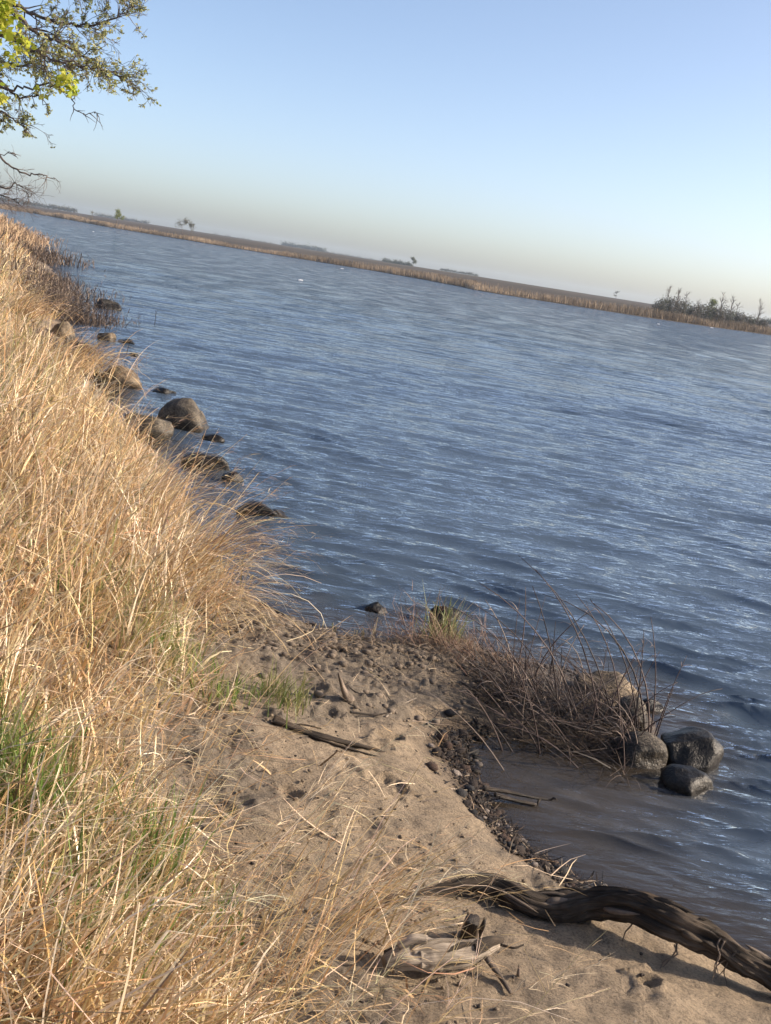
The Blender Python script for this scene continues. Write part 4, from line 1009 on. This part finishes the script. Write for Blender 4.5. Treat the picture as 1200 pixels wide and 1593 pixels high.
    for (u, v, nn, sp, hh) in ((30, 1190, 240, .13, .22), (110, 1480, 22, .05, .52), (120, 1560, 20, .05, .5), (235, 1330, 60, .06, .36), (20, 1200, 120, .1, .36), (250, 1400, 60, .08, .16), (340, 1390, 40, .06, .16), (15, 1130, 90, .1, .2), (60, 1100, 60, .15, .16), (275, 985, 110, .12, .14), (10, 640, 150, .35, .25), (60, 900, 60, .3, .18), (190, 1590, 30, .08, .14), (360, 1050, 60, .10, .12)):
        g = on_ground(u, v, .12)
        for k in range(nn): xs_.append(g.x + random.gauss(0, sp)); ys_.append(g.y + random.gauss(0, sp)); hs_.append(hh * random.uniform(.5, 1.15))
    x, y, h = np.array(xs_), np.array(ys_), np.array(hs_); m = len(x); z = base_height(x, y)[0]
    c = np.array([(.10, .17, .035), (.15, .22, .05), (.20, .25, .07)])[rng.choice(3, m)] * rng.uniform(.8, 1.25, (m, 1))
    V, Fc, C, _ = blades(np.column_stack([x, y, z]), h, rng.uniform(0, 6.28, m), np.abs(rng.normal(.1, .15, m)), rng.uniform(0, .8, m), rng.uniform(.005, .011, m), c, K=5, taper=.95)
    o = mesh_np('green_grass', V, Fc, M_GREEN, col=C); tag(o, 'fresh green grass shoots growing through the straw', 'grass', kind='stuff')
grass_bank()

# ------------------------------------------------------------------ single tussocks one can point at
def tussock(name, base, n, length, az, azs, th0, th1, width, label, seed, plume=0, green=0.0, spread=.05, mat=None, pal=None, parts=('blades', 'seed_plumes'), cat='grass tussock', lift=0.0, K=8):
    r = np.random.default_rng(seed); o = empty(name, base)
    b = np.column_stack([r.normal(0, spread, n), r.normal(0, spread, n), np.full(n, -.01) + lift])
    L = r.uniform(*length, n); a = r.normal(az, azs, n)
    t0 = np.clip(r.normal(th0[0], th0[1], n), -.3, 1.6); t1 = r.normal(th1[0], th1[1], n)
    c = straw_cols(n, seed, (.42, .26, .27, .05)) if pal is None else np.array(pal)[r.choice(len(pal), n)] * r.uniform(.75, 1.25, (n, 1))
    V, Fc, C, P = blades(b, L, a, t0, t1, r.uniform(*width, n), c, K=K, taper=.8, wig=.07)
    mesh_np(parts[0], V, Fc, mat or M_STRAW, o, col=C)['kind'] = 'stuff'
    if plume:
        k = plume; sel = r.random(n) < .5; tip, prev = P[sel, -1], P[sel, -4]; m = len(tip)
        f = r.random((m, k)); bs = (prev[:, None] * (1 - f[..., None]) + tip[:, None] * f[..., None]).reshape(-1, 3); q = m * k
        V, Fc, C, _ = blades(bs, r.uniform(.02, .06, q), np.repeat(a[sel], k) + r.normal(0, .6, q), r.uniform(.7, 1.8, q), r.uniform(.2, .9, q), np.full(q, .0026), np.repeat(straw_cols(m, seed + 1, (.35, .2, .42, .03)), k, 0), K=3)
        mesh_np(parts[1], V, Fc, M_STRAW, o, col=C)['kind'] = 'stuff'
    tag(o, label, cat)
    return o
def gp(u, v): 
    g = on_ground(u, v); return g
tussock('grass_tussock', (-1.22, 6.6, ground_z(-1.22, 6.6)), 170, (.5, .95), .12, .4, (.75, .25), (.75, .4), (.0045, .009), 'dry grass plume arching far out over the water above the sandy beach', 401, plume=9, spread=.10)
tussock('grass_tussock', (-1.0, 5.9, ground_z(-1.0, 5.9)), 120, (.4, .75), -.2, .4, (.7, .25), (1.3, .4), (.004, .008), 'drooping dry grass plume hanging down over the green tuft on the sand', 402, plume=10, spread=.08)
tussock('grass_tussock', (-1.75, 7.6, ground_z(-1.75, 7.6)), 150, (.45, .8), .1, .5, (.6, .25), (.8, .4), (.005, .010), 'dry grass tussock leaning over the water just above the long arching plume', 403, plume=10, spread=.14)
tussock('grass_tussock', (-4.75, 15.3, ground_z(-4.75, 15.3)), 380, (.5, .95), .0, .5, (.6, .25), (1.3, .4), (.007, .014), 'mop of dry grass drooping over the tan boulder at the water edge', 404, plume=6, spread=.28)
tussock('grass_tussock', (-7.3, 20.4, ground_z(-7.3, 20.4)), 260, (.5, .9), .0, .5, (.55, .25), (1.3, .4), (.010, .018), 'mop of dry grass bending over the tan rock below the dead weeds', 405, plume=4, spread=.3)
_b = gp(545, 1440)
tussock('grass_tussock', (_b.x, _b.y, _b.z), 62, (.30, .56), .25, .38, (.6, .25), (.9, .4), (.004, .0075), 'golden dry grass bundle leaning over the left end of the driftwood log', 406, plume=4, spread=.07)
_b = gp(450, 1500)
tussock('grass_tussock', (_b.x, _b.y, _b.z), 50, (.32, .58), .45, .5, (.35, .22), (.7, .4), (.003, .006), 'thin dry grass stems fanning over the sand left of the bleached root', 407, plume=4, spread=.10)
_b = gp(400, 1110)
tussock('green_tuft', tuple(gp(432, 1088)), 200, (.05, .22), 0.2, 1.6, (.4, .35), (.6, .5), (.0035, .006), 'low green grass tuft on the sand beneath the drooping straw plume', 408, spread=.075, mat=M_GREEN, pal=[(.17, .19, .06), (.22, .23, .08), (.30, .27, .12), (.12, .15, .045)])
_b = at_z(688, 1000, .05)
tussock('green_tuft', (_b.x, _b.y, .03), 190, (.08, .40), 0.2, 1.9, (.35, .35), (.8, .6), (.0035, .007), 'upright green and straw grass tuft at the waterline on the left of the reeds', 409, spread=.07, mat=M_GREEN, pal=[(.20, .23, .09), (.27, .27, .11), (.42, .34, .18), (.14, .17, .06)])
_b = gp(585, 1060)
tussock('straw_tuft', (_b.x, _b.y, _b.z), 40, (.06, .16), -1.5, 1.6, (.9, .3), (.6, .4), (.003, .005), 'sparse pale straw tuft lying flat between the stake and the green tuft', 410, spread=.08, pal=[(.36, .27, .17), (.30, .22, .14)])
for (u, v, hh, lab) in ((500, 988, .13, 'pale cut reed stub at the waterline, leftmost of the row'), (518, 990, .10, 'green edged reed stub, second of the row at the waterline'), (552, 1000, .12, 'short reed stub right of the green edged stub'), (577, 1003, .19, 'tallest pale reed stub of the row at the waterline'), (562, 1002, .13, 'leaning reed stub just left of the tallest stub')):
    b = at_z(u, v, .03); o = empty('reed_stub', tuple(b))
    r = np.random.default_rng(int(u)); n = 6
    c = np.array([(.50, .42, .30), (.40, .34, .2), (.22, .24, .09)])[r.choice(3, n, p=(.6, .3, .1) if u != 518 else (.1, .3, .6))]
    V, Fc, C, _ = blades(np.column_stack([r.normal(0, .007, n), r.normal(0, .007, n), np.full(n, -.02)]), hh * r.uniform(.5, 1.1, n), r.uniform(0, 6.28, n), np.abs(r.normal(.05, .12, n)), r.normal(0, .2, n), np.full(n, .009), c, K=4, taper=.2)
    for q in range(n): mesh_np('blade', V[q * 8:q * 8 + 8], Fc[:3], M_STRAW, o, col=C[q * 8:q * 8 + 8])
    tag(o, lab, 'reed stub', 'cut reed stubs at the waterline')

# ------------------------------------------------------------------ the dark reed clump on the spit
def reed_clump():
    rnd = random.Random(44); r = np.random.default_rng(44)
    o = empty('reed_clump', (0, 0, 0))
    cols = [(.085, .062, .058), (.125, .092, .082), (.055, .042, .04), (.25, .20, .165), (.075, .054, .05)]
    def stem(base, L, az, t0, t1, w, c, leafy=0):
        K = 9
        V, Fc, C, P = blades(np.array([base]), np.array([L]), np.array([az]), np.array([t0]), np.array([t1]), np.array([w]), np.array([c]), K=K, taper=.6, wig=.04, power=1.3)
        # round it: two crossed strips
        P = P[0]; tb = tube(P, np.linspace(w * .5, w * .16, K), 4)
        s = mesh_np('stem', tb[0], tb[1], M_REED, o, col=np.tile(c, (len(tb[0]), 1)))
        if leafy:
            m = leafy; f = r.uniform(.55, 1, m); ix = (f * (K - 1)).astype(int).clip(0, K - 2); bs = P[ix]
            V, Fc, C, _ = blades(bs, r.uniform(.04, .13, m), az + r.normal(0, .7, m), r.uniform(.6, 1.4, m), r.uniform(.6, 1.6, m), r.uniform(.002, .005, m), np.array([(.36, .29, .24), (.24, .18, .15)])[r.choice(2, m)], K=4)
            mesh_np('dead_leaves', V, Fc, M_REED, s, col=C)['kind'] = 'stuff'
    # long stems bending to the left, bases along the spit
    for k in range(82):
        u = rnd.uniform(785, 1005); v = 1090 + (u - 760) * .26 + rnd.gauss(0, 22)
        b = at_z(u, v, .05); b.z = max(ground_z(b.x, b.y), -.03) - .01
        left = rnd.random() < .72
        az = math.pi + rnd.gauss(.15, .35) if left else rnd.uniform(0, 6.28)
        t0 = abs(rnd.gauss(.55 if left else .15, .25)); t1 = rnd.gauss(.45, .4)
        L = rnd.uniform(.28, .66); stem(tuple(b), L, az, t0, t1, rnd.uniform(.0055, .0105), rnd.choice(cols), rnd.choice((0, 0, 2, 4)))
    # taller arches on the right
    for (u, v, L, az, t0, t1) in ((1010, 1150, .78, math.pi + .2, .12, 1.0), (1012, 1148, .62, math.pi, .05, .35), (1016, 1150, .45, .3, .1, .15), (1005, 1145, .95, math.pi + .1, .2, 1.3), (995, 1140, .72, math.pi - .2, .25, .6), (965, 1150, .80, math.pi + .3, .15, .75),
                                  (960, 1140, 1.0, math.pi, .35, .7), (935, 1140, .88, math.pi, .25, .65), (905, 1130, .9, math.pi + .2, .4, .8), (880, 1120, .82, math.pi, .45, .9), (870, 1125, .7, math.pi, .2, .35), (850, 1110, .75, math.pi, .5, .8), (985, 1150, .55, math.pi, .06, .1), (1018, 1155, .3, .2, .08, .1), (915, 1150, .5, math.pi, -.03, .08)):
        b = at_z(u, v, .03); b.z = 0; stem(tuple(b), L * 1.18, az, t0, t1, rnd.uniform(.008, .011), rnd.choice(cols[:3]), 5)
    # broken stems lying across
    for k in range(34):
        u = rnd.uniform(735, 960); b = at_z(u, 1075 + (u - 735) * .3 + rnd.gauss(0, 22), .08); b.z = max(ground_z(b.x, b.y), 0) + rnd.uniform(.01, .12)
        stem(tuple(b), rnd.uniform(.2, .5), rnd.choice((math.pi, 0)) + rnd.gauss(0, .6), rnd.uniform(1.15, 1.55), rnd.gauss(0, .2), rnd.uniform(.004, .008), rnd.choice(cols), 0)
    # matted dead litter at the base
    n = 1700
    u = r.uniform(740, 990, n); v = 1062 + (u - 740) * .34 + r.normal(0, 26, n)
    B = np.array([tuple(at_z(a, b_, .05)) for a, b_ in zip(u, v)]); zz_ = base_height(B[:, 0], B[:, 1])[0]; B[:, 2] = np.maximum(zz_, -.02) + r.uniform(0, .08, n)
    c = np.array([(.035, .027, .023), (.055, .041, .034), (.11, .08, .06), (.025, .02, .018)])[r.choice(4, n)]
    V, Fc, C, _ = blades(B, r.uniform(.08, .32, n), math.pi + r.normal(0, 1.4, n), r.uniform(1.0, 1.62, n), r.normal(.2, .4, n), r.uniform(.003, .007, n), c, K=4)
    m = mesh_np('dead_litter', V, Fc, M_REED, o, col=C); m['kind'] = 'stuff'
    tag(o, 'clump of dead purplish brown reeds bending left on the spit beside the rocks', 'reeds')
reed_clump()

# reddish dead runners lying between the tuft and the reeds
def weed_patch(name, pts, n, L, w, pal, label, seed, th=(.35, .35), az=(0, 2.5), lift=0.0, spread=(.3, .3), cat='weeds'):
    r = np.random.default_rng(seed); P = np.array([tuple(at_z(u, v, 0)) for u, v in pts]); P = resample(P, .05)
    k = r.integers(0, len(P), n); B = P[k] + np.column_stack([r.normal(0, spread[0], n), r.normal(0, spread[1], n), np.zeros(n)])
    z = base_height(B[:, 0], B[:, 1])[0]; B[:, 2] = np.maximum(z, -.05) + lift
    o = empty(name)
    c = np.array(pal)[r.choice(len(pal), n)] * r.uniform(.75, 1.25, (n, 1))
    V, Fc, C, Q = blades(B, r.uniform(*L, n), r.normal(az[0], az[1], n), np.abs(r.normal(th[0], th[1], n)), r.normal(.3, .5, n), r.uniform(*w, n), c, K=5, wig=.15)
    mesh_np('stems', V, Fc, M_REED, o, col=C)['kind'] = 'stuff'
    q = n * 3; f = r.integers(2, 5, q); bs = np.repeat(Q, 3, 0)[np.arange(q), f]
    V, Fc, C, _ = blades(bs, np.repeat(r.uniform(*L, n) * .35, 3), r.uniform(0, 6.28, q), r.uniform(.3, 1.2, q), r.normal(.2, .5, q), r.uniform(*w, q) * .7, np.repeat(c, 3, 0), K=3)
    mesh_np('twigs', V, Fc, M_REED, o, col=C)['kind'] = 'stuff'
    tag(o, label, cat)
BR = [(.085, .062, .05), (.12, .088, .07), (.06, .046, .04), (.18, .135, .10)]
weed_patch('dead_weeds', [(68, 470), (105, 490), (140, 500), (165, 505)], 900, (.12, .42), (.012, .024), BR, 'brown dead weed thicket growing out of the water by the far left rocks', 501, spread=(.4, .8))
weed_patch('dead_weeds', [(100, 496), (125, 501), (148, 506)], 420, (.08, .28), (.010, .02), BR, 'low fringe of dead weeds in the water at the right end of the brown thicket', 508, spread=(.25, .4))
weed_patch('dead_weeds', [(60, 440), (90, 462), (115, 475)], 500, (.2, .45), (.016, .03), BR, 'taller dead weed stand directly behind the brown thicket', 506, spread=(.6, 1.4))
weed_patch('dead_weeds', [(40, 403), (62, 407), (82, 411)], 360, (.3, .7), (.03, .05), BR, 'low dark weed spit beyond the brown thicket', 502, spread=(.8, 1.5))
weed_patch('shore_reeds', [(-50, 398), (-25, 390), (0, 384)], 800, (.5, .95), (.03, .06), [(.40, .28, .18), (.48, .35, .22), (.30, .21, .14)], 'tall tan reed stand at the far end of the left bank', 503, th=(.1, .12), spread=(.7, 3.0), cat='reeds')
weed_patch('shore_reeds', [(38, 376), (50, 378), (62, 380)], 110, (.4, .8), (.05, .08), [(.36, .25, .17), (.28, .2, .14)], 'sparse short reeds in the water at the end of the far reed stand', 504, th=(.1, .12), spread=(.5, 2.0), cat='reeds')
weed_patch('dead_runners', [(640, 1010), (690, 1030), (750, 1050), (800, 1075)], 320, (.15, .42), (.003, .006), [(.20, .12, .085), (.16, .10, .075), (.26, .18, .12)], 'reddish brown dead runners matted between the green tuft and the reeds', 505, th=(1.25, .3), az=(math.pi, 1.0), spread=(.12, .14))
weed_patch('dead_weeds', [(100, 545), (112, 565), (130, 580)], 260, (.12, .4), (.01, .02), [(.13, .095, .075), (.09, .065, .055)], 'dark matted debris at the bank foot between the tan rocks', 507, th=(.9, .4), spread=(.4, .5))

# foam flecks far out
def whitecaps():
    r = np.random.default_rng(77); parts = []
    for k in range(6):
        a = math.radians(r.uniform(-24, 22)); D = r.uniform(70, 230); x, y = D * math.sin(a), D * math.cos(a)
        w = r.uniform(.12, .4); hh = r.uniform(.03, .07); m = 9
        t = np.linspace(-1, 1, m); top = np.stack([x + t * w, np.full(m, y) + .05 * r.normal(0, 1, m), .03 + hh * (1 - t * t) * r.uniform(.5, 1, m)], 1)
        fr = top + np.array([0, -.22, 0]) - np.stack([np.zeros(m), np.zeros(m), top[:, 2] + .01], 1); bk = top + np.array([0, .15, 0]) - np.stack([np.zeros(m), np.zeros(m), top[:, 2] + .01], 1)
        i = np.arange(m - 1); f1 = np.stack([i, i + 1, m + i + 1, m + i], 1); f2 = np.stack([m + i, m + i + 1, 2 * m + i + 1, 2 * m + i], 1)
        parts.append((np.concatenate([fr, top, bk]), [f1, f2]))
    V, Fc = join(parts); o = mesh_np('whitecaps', V, Fc, M_FOAM, smooth=True); tag(o, 'scattered tiny white wave crests far out on the lake', 'foam', kind='stuff')
whitecaps()

# ------------------------------------------------------------------ haze
def haze(density=.00018):
    m, nt, out = mat_new('haze_air'); v = N(nt, 'ShaderNodeVolumePrincipled'); v.inputs['Color'].default_value = (.70, .84, 1.0, 1); v.inputs['Density'].default_value = density
    v.inputs['Anisotropy'].default_value = .2
    nt.links.new(v.outputs[0], out.inputs['Volume'])
    X, Y0, Y1, Z0, Z1 = 3200, -600, 3200, -6, 26
    V = np.array([(-X, Y0, Z0), (X, Y0, Z0), (X, Y1, Z0), (-X, Y1, Z0), (-X, Y0, Z1), (X, Y0, Z1), (X, Y1, Z1), (-X, Y1, Z1)])
    Fc = np.array([(0, 3, 2, 1), (4, 5, 6, 7), (0, 1, 5, 4), (1, 2, 6, 5), (2, 3, 7, 6), (3, 0, 4, 7)])
    o = mesh_np('haze', V, Fc, m); tag(o, 'thin pale haze over the far shore', kind='stuff')
haze()
